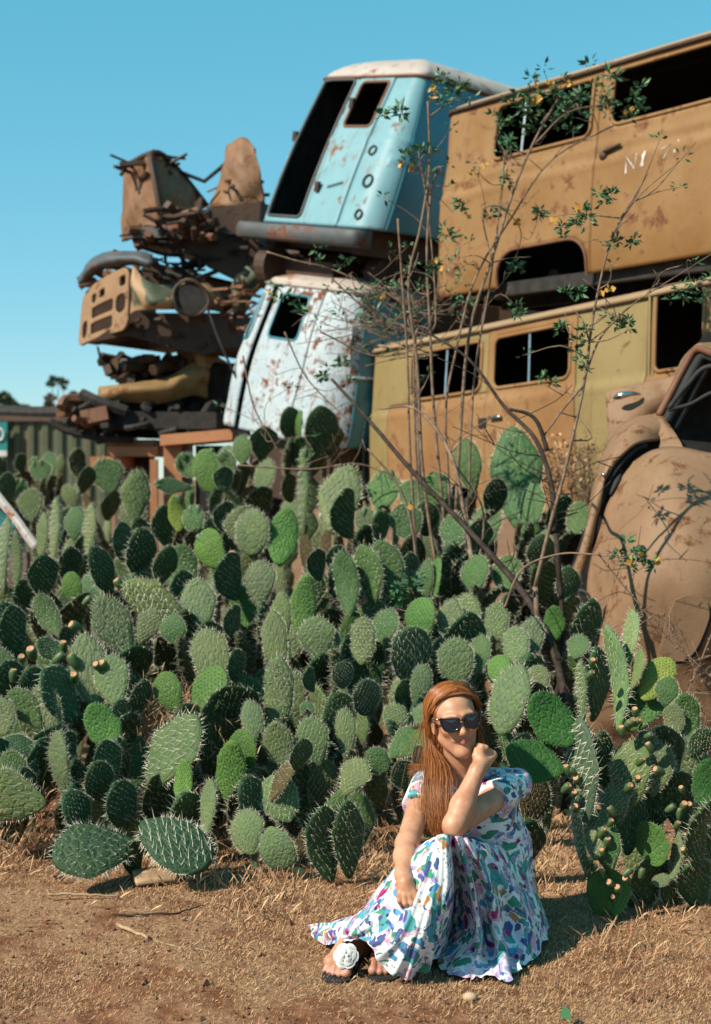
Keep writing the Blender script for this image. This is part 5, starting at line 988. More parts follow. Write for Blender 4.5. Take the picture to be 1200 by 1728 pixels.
# ---------------------------------------------------------------- the woman
class SDF:
    def __init__(s, lo, hi, h):
        s.lo = np.array(lo, float); s.h = h; s.n = np.ceil((np.array(hi) - s.lo) / h).astype(int) + 1; s.D = np.ones(s.n, np.float32)
    def box(s, lo, hi):
        a = np.clip(np.floor((lo - s.lo) / s.h).astype(int), 0, s.n); b = np.clip(np.ceil((hi - s.lo) / s.h).astype(int) + 1, 0, s.n)
        sl = tuple(slice(a[i], b[i]) for i in range(3)); ax = [s.lo[i] + s.h * np.arange(a[i], b[i]) for i in range(3)]
        return sl, np.stack(np.meshgrid(*ax, indexing='ij'), -1)
    def put(s, sl, d, k, sub=False):
        o = s.D[sl]
        if sub:
            q = -d; hh = np.clip(.5 + .5 * (q - o) / k, 0, 1); r_ = o * (1 - hh) + q * hh + k * hh * (1 - hh)
        else:
            hh = np.clip(.5 + .5 * (d - o) / k, 0, 1); r_ = d * (1 - hh) + o * hh - k * hh * (1 - hh)
        s.D[sl] = r_
    def cap(s, a, b, ra, rb=None, k=.012, sub=False):
        rb = ra if rb is None else rb; a = np.asarray(a, float); b = np.asarray(b, float); m = max(ra, rb) + .05
        sl, p = s.box(np.minimum(a, b) - m, np.maximum(a, b) + m)
        if p.size == 0: return
        ab = b - a; t = np.clip(((p - a) @ ab) / (ab @ ab + 1e-12), 0, 1); d = np.linalg.norm(p - a - t[..., None] * ab, axis=-1) - (ra + (rb - ra) * t); s.put(sl, d, k, sub)
    def ell(s, c, r, ax=None, k=.012, sub=False):
        c = np.asarray(c, float); r = np.asarray(r, float); ax = np.eye(3) if ax is None else np.asarray(ax); m = r.max() + .05
        sl, p = s.box(c - m, c + m)
        if p.size == 0: return
        q = (p - c) @ ax.T; k0 = np.linalg.norm(q / r, axis=-1); k1 = np.linalg.norm(q / r ** 2, axis=-1) + 1e-9; s.put(sl, k0 * (k0 - 1) / k1, k, sub)
    def sleeve(s, a, b, ra, rb, k):
        a = np.asarray(a, float); b = np.asarray(b, float); m = max(ra, rb) + .03; sl, p = s.box(np.minimum(a, b) - m, np.maximum(a, b) + m); ab = b - a; L = np.linalg.norm(ab); q = ((p - a) @ ab) / L
        t = np.clip(q / L, -.3, 1); d = np.linalg.norm(p - a - t[..., None] * ab, axis=-1) - (ra + (rb - ra) * t); s.put(sl, np.maximum(d, q - L), k)
    def chain(s, pts, rs, k=.006, sub=False):
        for i in range(len(pts) - 1): s.cap(pts[i], pts[i + 1], rs[i], rs[i + 1], k, sub)
    def mesh(s):
        D = s.D; n = D.shape; I = D < 0
        c = np.zeros((n[0] - 1, n[1] - 1, n[2] - 1), np.uint8)
        for i in (0, 1):
            for j in (0, 1):
                for k in (0, 1): c += I[i:n[0] - 1 + i, j:n[1] - 1 + j, k:n[2] - 1 + k]
        cell = (c > 0) & (c < 8); ii = np.argwhere(cell); idx = np.full(cell.shape, -1, np.int64); idx[tuple(ii.T)] = np.arange(len(ii))
        acc = np.zeros((len(ii), 3)); cnt = np.zeros(len(ii)); cor = [np.array(q) for q in ((0, 0, 0), (1, 0, 0), (0, 1, 0), (1, 1, 0), (0, 0, 1), (1, 0, 1), (0, 1, 1), (1, 1, 1))]
        for a in range(8):
            for b in range(a + 1, 8):
                if np.abs(cor[a] - cor[b]).sum() != 1: continue
                va = D[tuple((ii + cor[a]).T)]; vb = D[tuple((ii + cor[b]).T)]; m = (va < 0) != (vb < 0); t = np.where(m, va / (va - vb + 1e-12), 0)
                acc += np.where(m[:, None], cor[a] + t[:, None] * (cor[b] - cor[a]), 0); cnt += m
        V = s.lo + s.h * (ii + acc / cnt[:, None]); Fc = []
        for ax in range(3):
            u_, v_ = [(1, 2), (2, 0), (0, 1)][ax]; sl0 = [slice(1, -1)] * 3; sl0[ax] = slice(0, -1); sl1 = list(sl0); sl1[ax] = slice(1, None)
            A = I[tuple(sl0)]; B = I[tuple(sl1)]; e = np.argwhere(A != B); off = np.array([1, 1, 1]); off[ax] = 0; e = e + off
            fl = I[tuple(e.T)]; du = np.zeros(3, int); du[u_] = 1; dv = np.zeros(3, int); dv[v_] = 1
            q = np.stack([idx[tuple((e - du - dv).T)], idx[tuple((e - dv).T)], idx[tuple(e.T)], idx[tuple((e - du).T)]], 1); q[~fl] = q[~fl][:, ::-1]; Fc.append(q)
        return V, np.concatenate(Fc)
PS = R(9); RO = R(8)
fw = np.array([math.sin(PS), -math.cos(PS), .03]); fw /= np.linalg.norm(fw); r0_ = np.array([math.cos(PS), math.sin(PS), 0]); rt_ = math.cos(RO) * r0_ + math.sin(RO) * np.array([0, 0, 1]); rt_ -= fw * rt_.dot(fw); rt_ /= np.linalg.norm(rt_); up_ = np.cross(rt_, fw); up_ *= np.sign(up_[2])
HC = P(768, 1216, 4.60); HS = 1.0; HAX = np.stack([rt_, fw, up_])
def Hd(x, y, z): return HC + HS * (x * rt_ + y * fw + z * up_)
shR, elR, wrR = P(716, 1334, 4.60), P(687, 1424, 4.38), P(680, 1476, 4.23)
shL, elL, wrL = P(864, 1328, 4.645), P(767, 1393, 4.405), P(806, 1299, 4.485)
hipR, hipL, knR, knL = P(806, 1515, 4.74), P(862, 1515, 4.78), P(739, 1448, 4.38), P(768, 1437, 4.46)
anR, anL = G(602, 4.40, .10), G(668, 4.43, .095)
def torso(S, o=0.0, k=.04):
    S.ell(P(838, 1505, 4.74), np.array([.135, .115, .10]) + o, k=k); S.cap(P(840, 1500, 4.73), P(832, 1430, 4.70), .115 + o, .105 + o, k)
    S.ell(P(800, 1372, 4.66), np.array([.130, .088, .125]) + o, k=k); S.cap(P(834, 1430, 4.70), P(806, 1370, 4.665), .104 + o, .10 + o, k)
    S.cap(P(730, 1330, 4.62), P(846, 1324, 4.70), .046 + o, .046 + o, k); S.ell(P(772, 1380, 4.575), np.array([.052, .05, .055]) + o, k=.03); S.ell(P(830, 1378, 4.635), np.array([.052, .05, .055]) + o, k=.03)
S = SDF((-.14, 4.02, -.01), (.66, 5.0, .84), .0034)
torso(S)
S.cap(Hd(0, -.02, -.05), P(782, 1326, 4.67), .046, .054, .02); S.cap(P(780, 1312, 4.67), P(735, 1326, 4.63), .034, .034, .03); S.cap(P(784, 1312, 4.68), P(840, 1322, 4.70), .034, .034, .03)
# head
S.ell(Hd(0, -.018, .03), (.070, .092, .075), HAX, .02); S.ell(Hd(0, .028, -.035), (.0505, .056, .069), HAX, .03)
for sg in (1, -1):
    S.cap(Hd(sg * .046, -.005, -.05), Hd(sg * .010, .056, -.093), .014, .013, .03); S.ell(Hd(sg * .036, .056, -.014), (.024, .022, .022), HAX, .02); S.cap(Hd(sg * .012, .082, .026), Hd(sg * .045, .064, .026), .0075, .006, .018)
    S.ell(Hd(sg * .031, .080, .004), (.017, .014, .011), HAX, .02, True); S.ell(Hd(sg * .031, .069, .004), (.013, .013, .011), HAX, .003)
    S.ell(Hd(sg * .072, -.008, -.008), (.007, .018, .031), HAX, .006); S.ell(Hd(sg * .080, -.002, -.008), (.006, .009, .018), HAX, .004, True)
    S.ell(Hd(sg * .0105, .090, -.029), (.0075, .009, .0065), HAX, .006)
S.cap(Hd(0, .080, .016), Hd(0, .1035, -.024), .007, .0100, .010); S.cap(Hd(0, .1035, -.024), Hd(0, .088, -.032), .009, .006, .008); S.ell(Hd(0, .058, -.092), (.018, .018, .016), HAX, .025)
for sg in (1, -1):
    S.cap(Hd(0, .0875, -.0490), Hd(sg * .030, .073, -.0500), .0045, .0025, .006); S.cap(Hd(0, .0865, -.0585), Hd(sg * .027, .073, -.0515), .0056, .0025, .006)
    S.cap(Hd(0, .0940, -.0538), Hd(sg * .033, .076, -.0500), .0022, .0015, .002, True)
# arms
S.cap(shR, elR, .041, .034, .03); S.cap(elR, elR * .6 + wrR * .4, .034, .034, .02); S.cap(elR * .6 + wrR * .4, wrR, .034, .0235, .02)
S.cap(shL, elL, .042, .036, .03); S.cap(elL, elL * .65 + wrL * .35, .033, .037, .02); S.cap(elL * .65 + wrL * .35, wrL, .037, .0245, .02)
# her right hand hanging over the shin: back of the hand towards us
pR = P(686, 1500, 4.185); S.cap(wrR, P(682, 1490, 4.20), .022, .021, .015); S.cap(P(678, 1494, 4.195), P(676, 1508, 4.18), .016, .012, .015); S.cap(P(688, 1490, 4.195), P(698, 1507, 4.18), .018, .012, .015); S.cap(P(684, 1488, 4.195), P(687, 1509, 4.178), .018, .012, .012)
for kn, md, tp, rr in (((674, 1509, 4.178), (674, 1521, 4.172), (678, 1530, 4.19), .0070), ((682, 1511, 4.172), (684, 1525, 4.165), (688, 1535, 4.185), .0078), ((691, 1511, 4.172), (695, 1525, 4.165), (699, 1534, 4.185), .0080), ((699, 1508, 4.175), (706, 1520, 4.165), (713, 1529, 4.18), .0076)):
    S.chain([P(*kn), P(*md), P(*tp)], [rr * 1.15, rr, rr * .78], .004)
S.chain([P(692, 1490, 4.20), P(703, 1503, 4.205), P(710, 1517, 4.21)], [.012, .0095, .0075], .006)
# her left hand: loose fist under the cheek
S.cap(wrL, P(813, 1286, 4.508), .023, .024, .014); S.cap(P(811, 1288, 4.508), P(813, 1264, 4.503), .018, .0145, .014); S.cap(P(817, 1288, 4.513), P(831, 1274, 4.523), .021, .016, .014)
for kn, md, tp, rr in (((813, 1260, 4.498), (807, 1258, 4.533), (804, 1268, 4.558), .0086), ((820, 1262, 4.503), (815, 1260, 4.540), (811, 1272, 4.563), .0090), ((827, 1268, 4.513), (823, 1267, 4.548), (818, 1278, 4.568), .0086), ((832, 1276, 4.523), (829, 1276, 4.553), (823, 1286, 4.568), .0076)):
    S.chain([P(*kn), P(*md), P(*tp)], [rr * 1.15, rr, rr * .85], .0045)
S.chain([P(807, 1290, 4.498), P(802, 1276, 4.508), P(804, 1264, 4.518)], [.012, .0095, .008], .006)
# legs and feet
for hp, kn_, an in ((hipR, knR, anR), (hipL, knL, anL)):
    S.cap(hp, kn_, .078, .052, .03); S.ell(kn_, (.050, .050, .050), k=.02); c = kn_ * .65 + an * .35; S.cap(kn_, c, .048, .046, .02); S.cap(c, an, .046, .030, .02)
def foot(heel, ball, ank, toes, w_):
    S.cap(ank, heel, .032, .028, .02); S.cap(ank, ball + np.array([0, .03, .012]), .031, .026, .02); S.cap(heel, ball, .028, .026, .02)
    for s_ in (-.026, .0, .022): S.cap(ball + w_ * s_, heel * .4 + ball * .6, .021, .024, .015)
    for kn_, tp, rr in toes: S.chain([kn_, kn_ * .5 + tp * .5 + np.array([0, 0, .004]), tp], [rr * 1.1, rr * .95, rr], .0045)
ftR = [(G(x0, 4.275, .032), G(x1, d1, .022 + (rr - .009)), rr) for x0, x1, d1, rr in ((588, 585, 4.222, .0145), (577, 573, 4.226, .0105), (568, 563, 4.236, .0098), (561, 555, 4.250, .0092), (555, 549, 4.266, .0085))]
foot(G(612, 4.43, .04), G(572, 4.30, .036), anR, ftR, np.array([1., .15, 0]))
ftL = [(G(x0, 4.305, .032), G(x1, d1, .022 + (rr - .009)), rr) for x0, x1, d1, rr in ((632, 629, 4.245, .0145), (643, 641, 4.242, .0108), (652, 651, 4.246, .0100), (660, 660, 4.254, .0094), (668, 669, 4.268, .0086))]
foot(G(676, 4.46, .04), G(650, 4.33, .036), anL, ftL, np.array([1., -.1, 0]))
V, Q = S.mesh()
per = empty('person', G(770, 4.65, 0), 'red-haired woman in sunglasses and floral dress sitting on dry grass, cheek on fist', 'person')
t = NT('skin'); at = t.n('ShaderNodeAttribute'); at.attribute_name = 'lip'; nl = t.n('ShaderNodeAttribute'); nl.attribute_name = 'nail'
sk_ = t.mix(t.ramp(t.noise(18, 6, .65), .32, .68), (.52, .23, .125), (.70, .36, .215)); sk_ = t.mix(at.outputs['Fac'], sk_, (.47, .155, .11)); sk_ = t.mix(nl.outputs['Fac'], sk_, (.62, .28, .24)); t.base(sk_); t.rough(.48); t.b.inputs['Subsurface Weight'].default_value = .12; t.b.inputs['Subsurface Radius'].default_value = (.012, .004, .002); t.b.inputs['Subsurface Scale'].default_value = 1.0; t.b.inputs['Specular IOR Level'].default_value = .4
t.bump(t.noise(380, 3), .06, .002); M['skin'] = t.m
body = mesh('body', V, Q, M['skin'], per)
loc = (V - HC) @ HAX.T
lip = np.clip(1.3 - np.sqrt(((loc[:, 0]) / .033) ** 2 + ((loc[:, 2] + .0537) / .0095) ** 2) ** 2, 0, 1) * (loc[:, 1] > .07) * (loc[:, 1] < .107) * (np.abs(loc[:, 0]) < .033); at_ = body.data.attributes.new('lip', 'FLOAT', 'POINT'); at_.data.foreach_set('value', lip.astype(np.float32))
nail = np.zeros(len(V))
for _, tp, rr in ftR + ftL: nail = np.maximum(nail, (np.linalg.norm(V - (tp + np.array([0, -.004, rr * .9])), axis=1) < rr * .85).astype(float))
at_ = body.data.attributes.new('nail', 'FLOAT', 'POINT'); at_.data.foreach_set('value', nail.astype(np.float32))
sm = body.modifiers.new('smooth', 'SMOOTH'); sm.factor = .5; sm.iterations = 2
# --- hair
t = NT('red_hair'); ri = t.n('ShaderNodeNewGeometry').outputs['Random Per Island']; t.base(t.mix(ri, (.14, .036, .010), (.68, .25, .07))); t.rough(.34); t.b.inputs['Specular IOR Level'].default_value = .5; M['hair'] = t.m
gh = np.random.default_rng(3); B = MB()
def onhead(d, e=0.0):
    d = np.array(d, float); c = np.array([0, -.02, .030]); q = d - c; rr = np.array([.073 + e, .096 + e, .0775 + e * .8]); q = q / np.linalg.norm(q / rr); return c + q
vs = []; fs_ = []; base_i = 0
def strand(pts, r_):
    global base_i
    w_ = cr(pts, 30); n = len(w_); T = np.gradient(w_, axis=0); T /= np.linalg.norm(T, axis=1)[:, None] + 1e-9; a = np.cross(T, fw + .3 * gh.normal(0, 1, 3)); a /= np.linalg.norm(a, axis=1)[:, None] + 1e-9; b = np.cross(T, a); rad = r_ * np.clip(np.minimum(np.linspace(.9, .25, n), 1), .2, 1)[:, None]
    for k in range(3): an = 2 * math.pi * k / 3; vs.append(w_ + rad * (math.cos(an) * a * 1.6 + math.sin(an) * b * .8))
    i = np.arange(n - 1)
    for k in range(3): fs_.append(np.stack([base_i + k * n + i, base_i + ((k + 1) % 3) * n + i, base_i + ((k + 1) % 3) * n + i + 1, base_i + k * n + i + 1], 1))
    base_i += 3 * n
for sd, N in ((-1, 2600), (1, 1700)):
    for i in range(N):
        u_ = gh.random(); y0 = .062 - .165 * u_; e = gh.uniform(.004, .014); x0 = .010 + gh.normal(0, .003)
        p0 = onhead((x0 + sd * .002, y0, .12 - abs(y0 + .02) * .25), e * .8)
        f1 = gh.random()
        p1 = onhead((sd * .050, y0 * .92 + .004, .100), e); p2 = onhead((sd * .075, (.028 if u_ < .3 else y0 * .7) - .012, .055), e); p3 = onhead((sd * .085, min(.002, y0 * .6) - .030 * f1 - .012, .012), e + .004); p4 = np.array([sd * (.074 + e), -.03 - .05 * f1, -.055])
        kk = cr([p0, p1, p2, p3], 9); kk = [onhead(c_, e * (.7 + .5 * i_ / 8)) if i_ < 8 else c_ for i_, c_ in enumerate(kk)]; hp = [Hd(*c_) for c_ in kk] + [Hd(*p4)]
        if sd < 0:
            q = gh.random()
            if q < .80:
                a = gh.normal(0, 1.15); b_ = gh.uniform(0, 1); hp += [P(737 + a * 8, 1300 + gh.normal(0, 4), 4.56 - .03 * b_), P(736 + a * 9, 1345, 4.50 - .03 * b_), P(739 + a * 9 + gh.normal(0, 3), gh.uniform(1375, 1412), 4.47 - .03 * b_)]
            elif q < .87: hp += [P(722, 1288, 4.62), P(gh.uniform(686, 712), gh.uniform(1288, 1312), 4.62)]
            else: a = gh.normal(0, 1); hp += [P(730 + a * 6, 1310, 4.73), P(728 + a * 10, gh.uniform(1340, 1385), 4.78)]
        else:
            a = gh.normal(0, 1); hp += [P(818 + a * 6, 1282, 4.66 + .03 * gh.random()), P(838 + a * 7, 1306, 4.72), P(852 + a * 10, gh.uniform(1318, 1350), 4.80)]
        strand(hp, gh.uniform(.0005, .0011))
for i in range(90):
    sd = -1 if gh.random() < .6 else 1; e = gh.uniform(.012, .024); y0 = gh.uniform(-.09, .05); kk = [onhead(c_, e) for c_ in cr([np.array([.01, y0, .105]), np.array([sd * .05, y0, .09]), np.array([sd * .08, y0 * .6 - .02, .03])], 6)]; a = gh.normal(0, .02, 3)
    strand([Hd(*c_) for c_ in kk] + [Hd(sd * .095 + a[0], -.05 + a[1], -.05), Hd(sd * .10 + a[0] * 2, -.03 + a[1], -.12 + a[2]), Hd(sd * .105 + a[0] * 3, .0 + a[1] * 2, -.22 + a[2] * 2)], .0007)
# fine parting and the back of the head
for i in range(420):
    x0 = gh.uniform(-.07, .075); p0 = onhead((x0 * .5 + .01, -.06, .10), .006); p1 = onhead((x0, -.11, .04), .012); p2 = np.array([x0 * .95, -.118, -.04]); a = gh.normal(0, .02)
    strand([Hd(*p0), Hd(*p1), Hd(*p2), Hd(x0 * .9 + a, -.125, -.12), Hd(x0 * .9 + a * 2, -.14, -.12 - gh.uniform(.05, .13))], .0018)
Vh = np.concatenate(vs); Fh = np.concatenate(fs_)
HSD = SDF(HC - .16, HC + .16, .004); HSD.ell(Hd(0, -.024, .028), (.0725, .0935, .077), HAX, .005); HSD.ell(Hd(.004, .098, .012), (.072, .086, .086), HAX, .006, True); HSD.ell(Hd(0, .03, -.09), (.12, .085, .09), HAX, .01, True)
Vc, Qc = HSD.mesh(); hair = mesh('hair', np.concatenate([Vh, Vc]), np.concatenate([Fh, Qc + len(Vh)]).tolist(), M['hair'], per)
# --- dress
t = NT('floral_cloth'); v = t.co; wv = t.n('ShaderNodeVectorMath'); wv.operation = 'ADD'; nz = t.noise(14, 2, .5, col=True); sc_ = t.n('ShaderNodeVectorMath'); sc_.operation = 'SCALE'; t.l(nz, sc_.inputs[0]); sc_.inputs['Scale'].default_value = .085; t.l(v, wv.inputs[0]); t.l(sc_.outputs[0], wv.inputs[1]); v = wv.outputs[0]
col = t.mix(t.ramp(t.noise(7, 3, vec=v), .52, .62), (.98, .97, .98), (.92, .70, .82))
def blob(col, scale, lo, hi, c, loc, gate, gs_, stretch=(1, 1, 1), rot=(0, 0, 0)):
    vv = t.mapv(stretch, loc, v, rot); d = t.voro(scale, 'F1', vv); m = t.ramp(d, hi, lo, 0, 1); gt = t.ramp(t.noise(gs_, 2, .5, vec=t.mapv((1, 1, 1), loc, v)), gate, gate + .03); return t.mix(t.math('MULTIPLY', m, gt), col, c)
col = blob(col, 15.4, .36, .41, (.84, .46, .62), (3, 1, 2), .41, 6); col = blob(col, 19.6, .34, .38, (.10, .42, .42), (7, 2, 5), .46, 6, (1, 1, .5), (.4, .3, .2)); col = blob(col, 26.6, .34, .38, (.07, .30, .19), (1, 8, 3), .45, 8, (.5, 1, 1), (.2, .9, .4)); col = blob(col, 29.4, .34, .38, (.42, .36, .62), (8, 8, 3), .54, 7, (.6, 1, 1), (.9, .2, .4))
col = blob(col, 18.2, .28, .32, (.60, .04, .18), (5, 5, 9), .50, 6); col = blob(col, 30.8, .33, .37, (.09, .12, .32), (9, 4, 1), .46, 7, (1, .45, 1), (.7, .1, .3)); col = blob(col, 23.8, .30, .34, (.10, .36, .58), (2, 9, 7), .48, 7); col = blob(col, 36.4, .30, .34, (.60, .28, .08), (4, 3, 8), .54, 7, (1, 1, .5)); col = blob(col, 18.2, .12, .15, (.06, .02, .08), (5, 5, 9), .42, 6); col = blob(col, 15.4, .12, .15, (.85, .75, .55), (3, 1, 2), .40, 6)
ln = t.ramp(t.math('ABSOLUTE', t.math('SUBTRACT', t.noise(34, 2, .5, vec=v, dist=.4), .5)), .006, .012, 1, 0); col = t.mix(t.math('MULTIPLY', ln, t.ramp(t.noise(9, 2, vec=t.mapv((1, 1, 1), (6, 6, 6), v)), .46, .50)), col, (.03, .05, .10))
t.base(col); t.rough(.75); t.b.inputs['Specular IOR Level'].default_value = .2; t.bump(t.noise(900, 2), .08, .001); M['floral'] = t.m
BD = SDF((.08, 4.4, .14), (.66, 5.0, .66), .0042); torso(BD, .013)
dR = (elR - shR) / np.linalg.norm(elR - shR); dL = (elL - shL) / np.linalg.norm(elL - shL)
BD.sleeve(shR, shR + dR * .085, .051, .056, .02); BD.sleeve(shL, shL + dL * .105, .053, .060, .02)
BD.cap(P(780, 1290, 4.64), P(782, 1312, 4.64), .062, .054, .010, True); BD.cap(P(782, 1314, 4.59), P(784, 1350, 4.54), .040, .008, .010, True)
Vb, Qb = BD.mesh(); keep = Vb[Qb].mean(1)[:, 2] > .19; Qb = Qb[keep]
cols = [[(706, 1432, 4.52), (655, 1490, 4.52), (606, 1546, 4.54), (545, 1562, 4.68)], [(708, 1426, 4.38), (646, 1492, 4.36), (594, 1554, 4.36), (524, 1568, 4.62)], [(718, 1420, 4.30), (664, 1502, 4.25), (608, 1568, 4.25), (538, 1590, 4.48)], [(727, 1416, 4.28), (690, 1500, 4.21), (646, 1568, 4.20), (585, 1588, 4.30)], [(731, 1414, 4.27), (700, 1502, 4.185), (664, 1572, 4.165), (624, 1592, 4.20)], [(735, 1412, 4.26), (710, 1504, 4.17), (680, 1580, 4.145), (642, 1630, 4.175)],
    [(741, 1410, 4.255), (724, 1502, 4.17), (704, 1580, 4.14), (680, 1652, 4.18)], [(748, 1409, 4.25), (744, 1500, 4.18), (730, 1580, 4.16), (712, 1646, 4.20)], [(757, 1410, 4.26), (762, 1490, 4.215), (752, 1560, 4.23), (735, 1622, 4.27)], [(762, 1412, 4.30), (769, 1490, 4.40), (766, 1560, 4.47), (758, 1602, 4.50)], [(766, 1413, 4.31), (779, 1490, 4.39), (778, 1560, 4.42), (742, 1638, 4.30)], [(772, 1413, 4.29), (795, 1492, 4.29), (808, 1585, 4.28), (790, 1652, 4.21)], [(780, 1415, 4.32), (806, 1496, 4.37), (824, 1582, 4.39), (826, 1650, 4.24)], [(790, 1417, 4.33), (826, 1498, 4.33), (842, 1580, 4.33), (856, 1664, 4.20)],
    [(803, 1420, 4.40), (842, 1500, 4.42), (862, 1575, 4.42), (872, 1645, 4.30)], [(820, 1425, 4.44), (862, 1496, 4.43), (888, 1566, 4.42), (888, 1630, 4.34)], [(845, 1428, 4.56), (884, 1496, 4.56), (908, 1556, 4.54), (912, 1606, 4.46)], [(874, 1420, 4.65), (901, 1488, 4.68), (920, 1545, 4.68), (928, 1578, 4.66)], [(878, 1415, 4.76), (896, 1490, 4.88), (906, 1535, 4.95), (908, 1550, 4.98)], [(850, 1412, 4.82), (850, 1480, 4.97), (840, 1522, 5.05), (835, 1536, 5.08)], [(790, 1420, 4.72), (760, 1480, 4.78), (740, 1524, 4.86), (710, 1540, 4.95)]]
Wc = P(836, 1440, 4.70); gr = []
for c in cols:
    q = [P(*p) for p in c]; dv = (q[0] - Wc) * np.array([1, 1, 0]); dv /= np.linalg.norm(dv); wst = Wc + dv * .118; wst[2] = max(wst[2], .26); 
    gr.append([wst, wst * .45 + q[0] * .55 + np.array([0, 0, -.0]), *q])
gr.append(gr[0]); g_ = np.array(gr); nu, nv = 260, 80
Sk = np.array([cr(c, nv) for c in g_]); Sk = np.array([cr(np.concatenate([Sk[-2:-1, j], Sk[:, j], Sk[1:2, j]]), nu + 24)[12:-12] for j in range(nv)])
tt = np.linspace(0, 1, nv)[:, None]; uu = np.linspace(0, 2 * np.pi, nu)[None, :]; amp = .012 * np.clip(tt - .3, 0, 1) + .014 * np.clip(tt - .85, 0, 1) / .15 * .5
wav = .8 * np.sin(13 * uu + 3 * np.sin(3 * uu) + 3.5 * tt) * np.sin(3 * uu + 4 * tt + 1) + .45 * np.sin(29 * uu + 4 * np.sin(2 * uu + 3 * tt) - 3 * tt) * np.sin(5 * uu + 2 * tt) + .5 * np.sin(9 * uu + 7 * tt + 2 * np.sin(4 * uu)) + .18 * np.sin(53 * uu + 5 * np.sin(7 * uu)) * np.clip(tt - .5, 0, 1) * 2
dT = np.gradient(Sk, axis=1); dS = np.gradient(Sk, axis=0); nr_ = np.cross(dT, dS); nr_ /= np.linalg.norm(nr_, axis=2)[..., None] + 1e-9; Sk = Sk + nr_ * (amp * wav)[..., None]
gzv = .006; Sk[..., 2] = np.maximum(Sk[..., 2], gzv + .006 * (1 + np.sin(50 * uu + 0 * tt)))
Vs = Sk.reshape(-1, 3); Qs = np.array([[i * nu + j, i * nu + j + 1, (i + 1) * nu + j + 1, (i + 1) * nu + j] for i in range(nv - 1) for j in range(nu - 1)])
dress = mesh('dress', np.concatenate([Vb, Vs]), np.concatenate([Qb, Qs + len(Vb)]).tolist(), M['floral'], per)
sm = dress.modifiers.new('smooth', 'SMOOTH'); sm.iterations = 2
# --- sunglasses
t = NT('black_plastic'); t.base((.012, .012, .014)); t.rough(.18); M['plastic'] = t.m; t = NT('dark_lens'); t.base((.010, .016, .030)); t.rough(.04); t.b.inputs['Specular IOR Level'].default_value = .8; M['lens'] = t.m
lo_ = [(-.029, .016), (-.015, .0195), (.005, .0205), (.022, .0225), (.034, .0255), (.0335, .015), (.031, -.002), (.024, -.017), (.010, -.0245), (-.006, -.0245), (-.019, -.018), (-.027, -.004)]
def gl(x, z, sg, dy=0): X = sg * (.0345 + x); return Hd(X, .103 - 3.2 * X * X + dy, .007 + z)
sgl = empty('sunglasses', np.zeros(3), '', ''); del sgl['label']; del sgl['category']; sgl.parent = per; sgl.location = [float(q) for q in (HC - np.array(per.location))]
fb = MB()
for sg in (1, -1):
    oc = cr(np.array(lo_ + lo_[:1]), 49)[:-1]; ic = oc * np.array([.84, .80]); n = len(oc); V = []
    for dy in (.004, -.002):
        for c in (oc, ic): V += [gl(x, z, sg, dy) for x, z in c]
    Fq = []
    for i in range(n):
        j = (i + 1) % n; Fq += [[i, j, n + j, n + i], [2 * n + i, 3 * n + i, 3 * n + j, 2 * n + j], [i, 2 * n + i, 2 * n + j, j], [n + i, n + j, 3 * n + j, 3 * n + i]]
    fb.add(V, Fq)
    lb = MB(); m_ = oc * np.array([.87, .83]); V = [gl(x, z, sg, .001) for x, z in m_] + [gl(0, 0, sg, .004)]; lb.add(V, [[i, (i + 1) % n, n] for i in range(n)]); lb.add([gl(x, z, sg, -.001) for x, z in m_] + [gl(0, 0, sg, .001)], [[(i + 1) % n, i, n] for i in range(n)])
    lb.build('lens', M['lens'], sgl, True)
fb.tube([Hd(-.010, .107, .016), Hd(0, .111, .018), Hd(.010, .107, .016)], .0032, 8); fb.build('frame', M['plastic'], sgl, True)
for sg in (1, -1):
    tb = MB(); tb.tube(cr([Hd(sg * .067, .089, .026), Hd(sg * .076, .05, .022), Hd(sg * .082, .0, .016), Hd(sg * .08, -.03, .0)], 12), .0028, 6); tb.build('temple', M['plastic'], sgl, True)
    hb = MB(); hb.tube([Hd(sg * .0715, .082, .026), Hd(sg * .0775, .058, .0235)], .0036, 6); hb.build('hinge', M['chrome'], sgl, True)
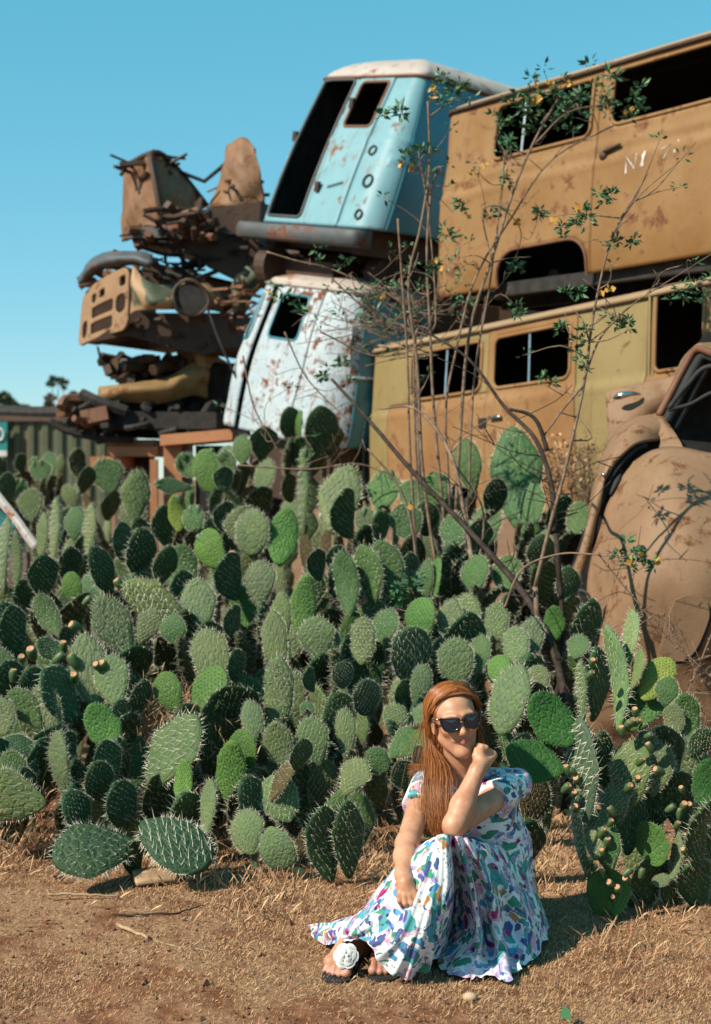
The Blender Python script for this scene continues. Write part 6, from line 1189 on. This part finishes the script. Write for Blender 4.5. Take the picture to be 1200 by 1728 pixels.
# --- sandals
M['white_leather'] = plain('white_leather', (.72, .72, .70), .55, vary=.1, scale=60, bump=.3)
def sandal(heel, toe, wd, flower):
    ax = toe - heel; ax[2] = 0; ln = np.linalg.norm(ax); ax /= ln; px_ = np.array([-ax[1], ax[0], 0]); pr = [(-.02, .018), (.01, .030), (.06, .030), (.12, .032), (.17, .044), (.21, .046), (.235, .036), (.25, .016)]
    left = [heel * np.array([1, 1, 0]) + ax * a * ln / .215 + px_ * b * wd for a, b in pr]; right = [heel * np.array([1, 1, 0]) + ax * a * ln / .215 - px_ * b * wd for a, b in pr][::-1]
    e = empty('sandal', np.zeros(3), '', ''); del e['label']; del e['category']; e.parent = per; e.location = [float(q) for q in (heel * np.array([1, 1, 0]) - np.array(per.location))]
    ol = cr(np.array(left + right + left[:1]), 60)[:-1]; ol[:, 2] = .004; b = MB(); b.prism(ol, (0, 0, .011)); b.build('sole', M['rubber'], e)
    if flower is not None:
        b = MB(); b.tube(cr([toe + np.array([0, .02, .012]), flower + np.array([0, .01, -.01]), flower + np.array([.0, .03, .0])], 8), .005, 6); b.tube(cr([flower + np.array([0, .02, 0]), flower + np.array([.03, .07, -.01]), flower + np.array([.03, .11, -.045])], 8), .005, 6); b.tube(cr([flower + np.array([0, .02, 0]), flower + np.array([-.035, .06, -.02]), flower + np.array([-.03, .10, -.05])], 8), .005, 6); b.build('strap', M['rubber'], e, True)
        b = MB(); nrm = np.array([-.12, -.85, .5]); nrm /= np.linalg.norm(nrm); a1 = np.cross(nrm, [0, 0, 1.]); a1 /= np.linalg.norm(a1); a2 = np.cross(a1, nrm)
        for k, (rr, ht) in enumerate(((.036, 0), (.029, .006), (.021, .011), (.012, .015))):
            for q in range(6 - k if k < 3 else 3):
                an = 2 * math.pi * q / (6 - k if k < 3 else 3) + k * .5; c = flower + nrm * ht; tv = math.cos(an) * a1 + math.sin(an) * a2; sv = np.cross(nrm, tv); V, Fq = patch([[c - sv * rr * .2, c + nrm * .001, c + sv * rr * .2], [c + tv * rr * .6 - sv * rr * .55 + nrm * .002, c + tv * rr * .6 + nrm * .007, c + tv * rr * .6 + sv * rr * .55 + nrm * .002], [c + tv * rr - sv * rr * .35, c + tv * rr * 1.08 + nrm * .002, c + tv * rr + sv * rr * .35]], 6, 6); b.add(V, Fq)
        b.tube([flower - nrm * .006, flower], .034, 14); b.build('rosette', M['white_leather'], e, True)
sandal(G(612, 4.45, 0), G(568, 4.225, 0), 1.05, P(584, 1613, 4.235)); sandal(G(678, 4.48, 0), G(646, 4.24, 0), 1.05, None)
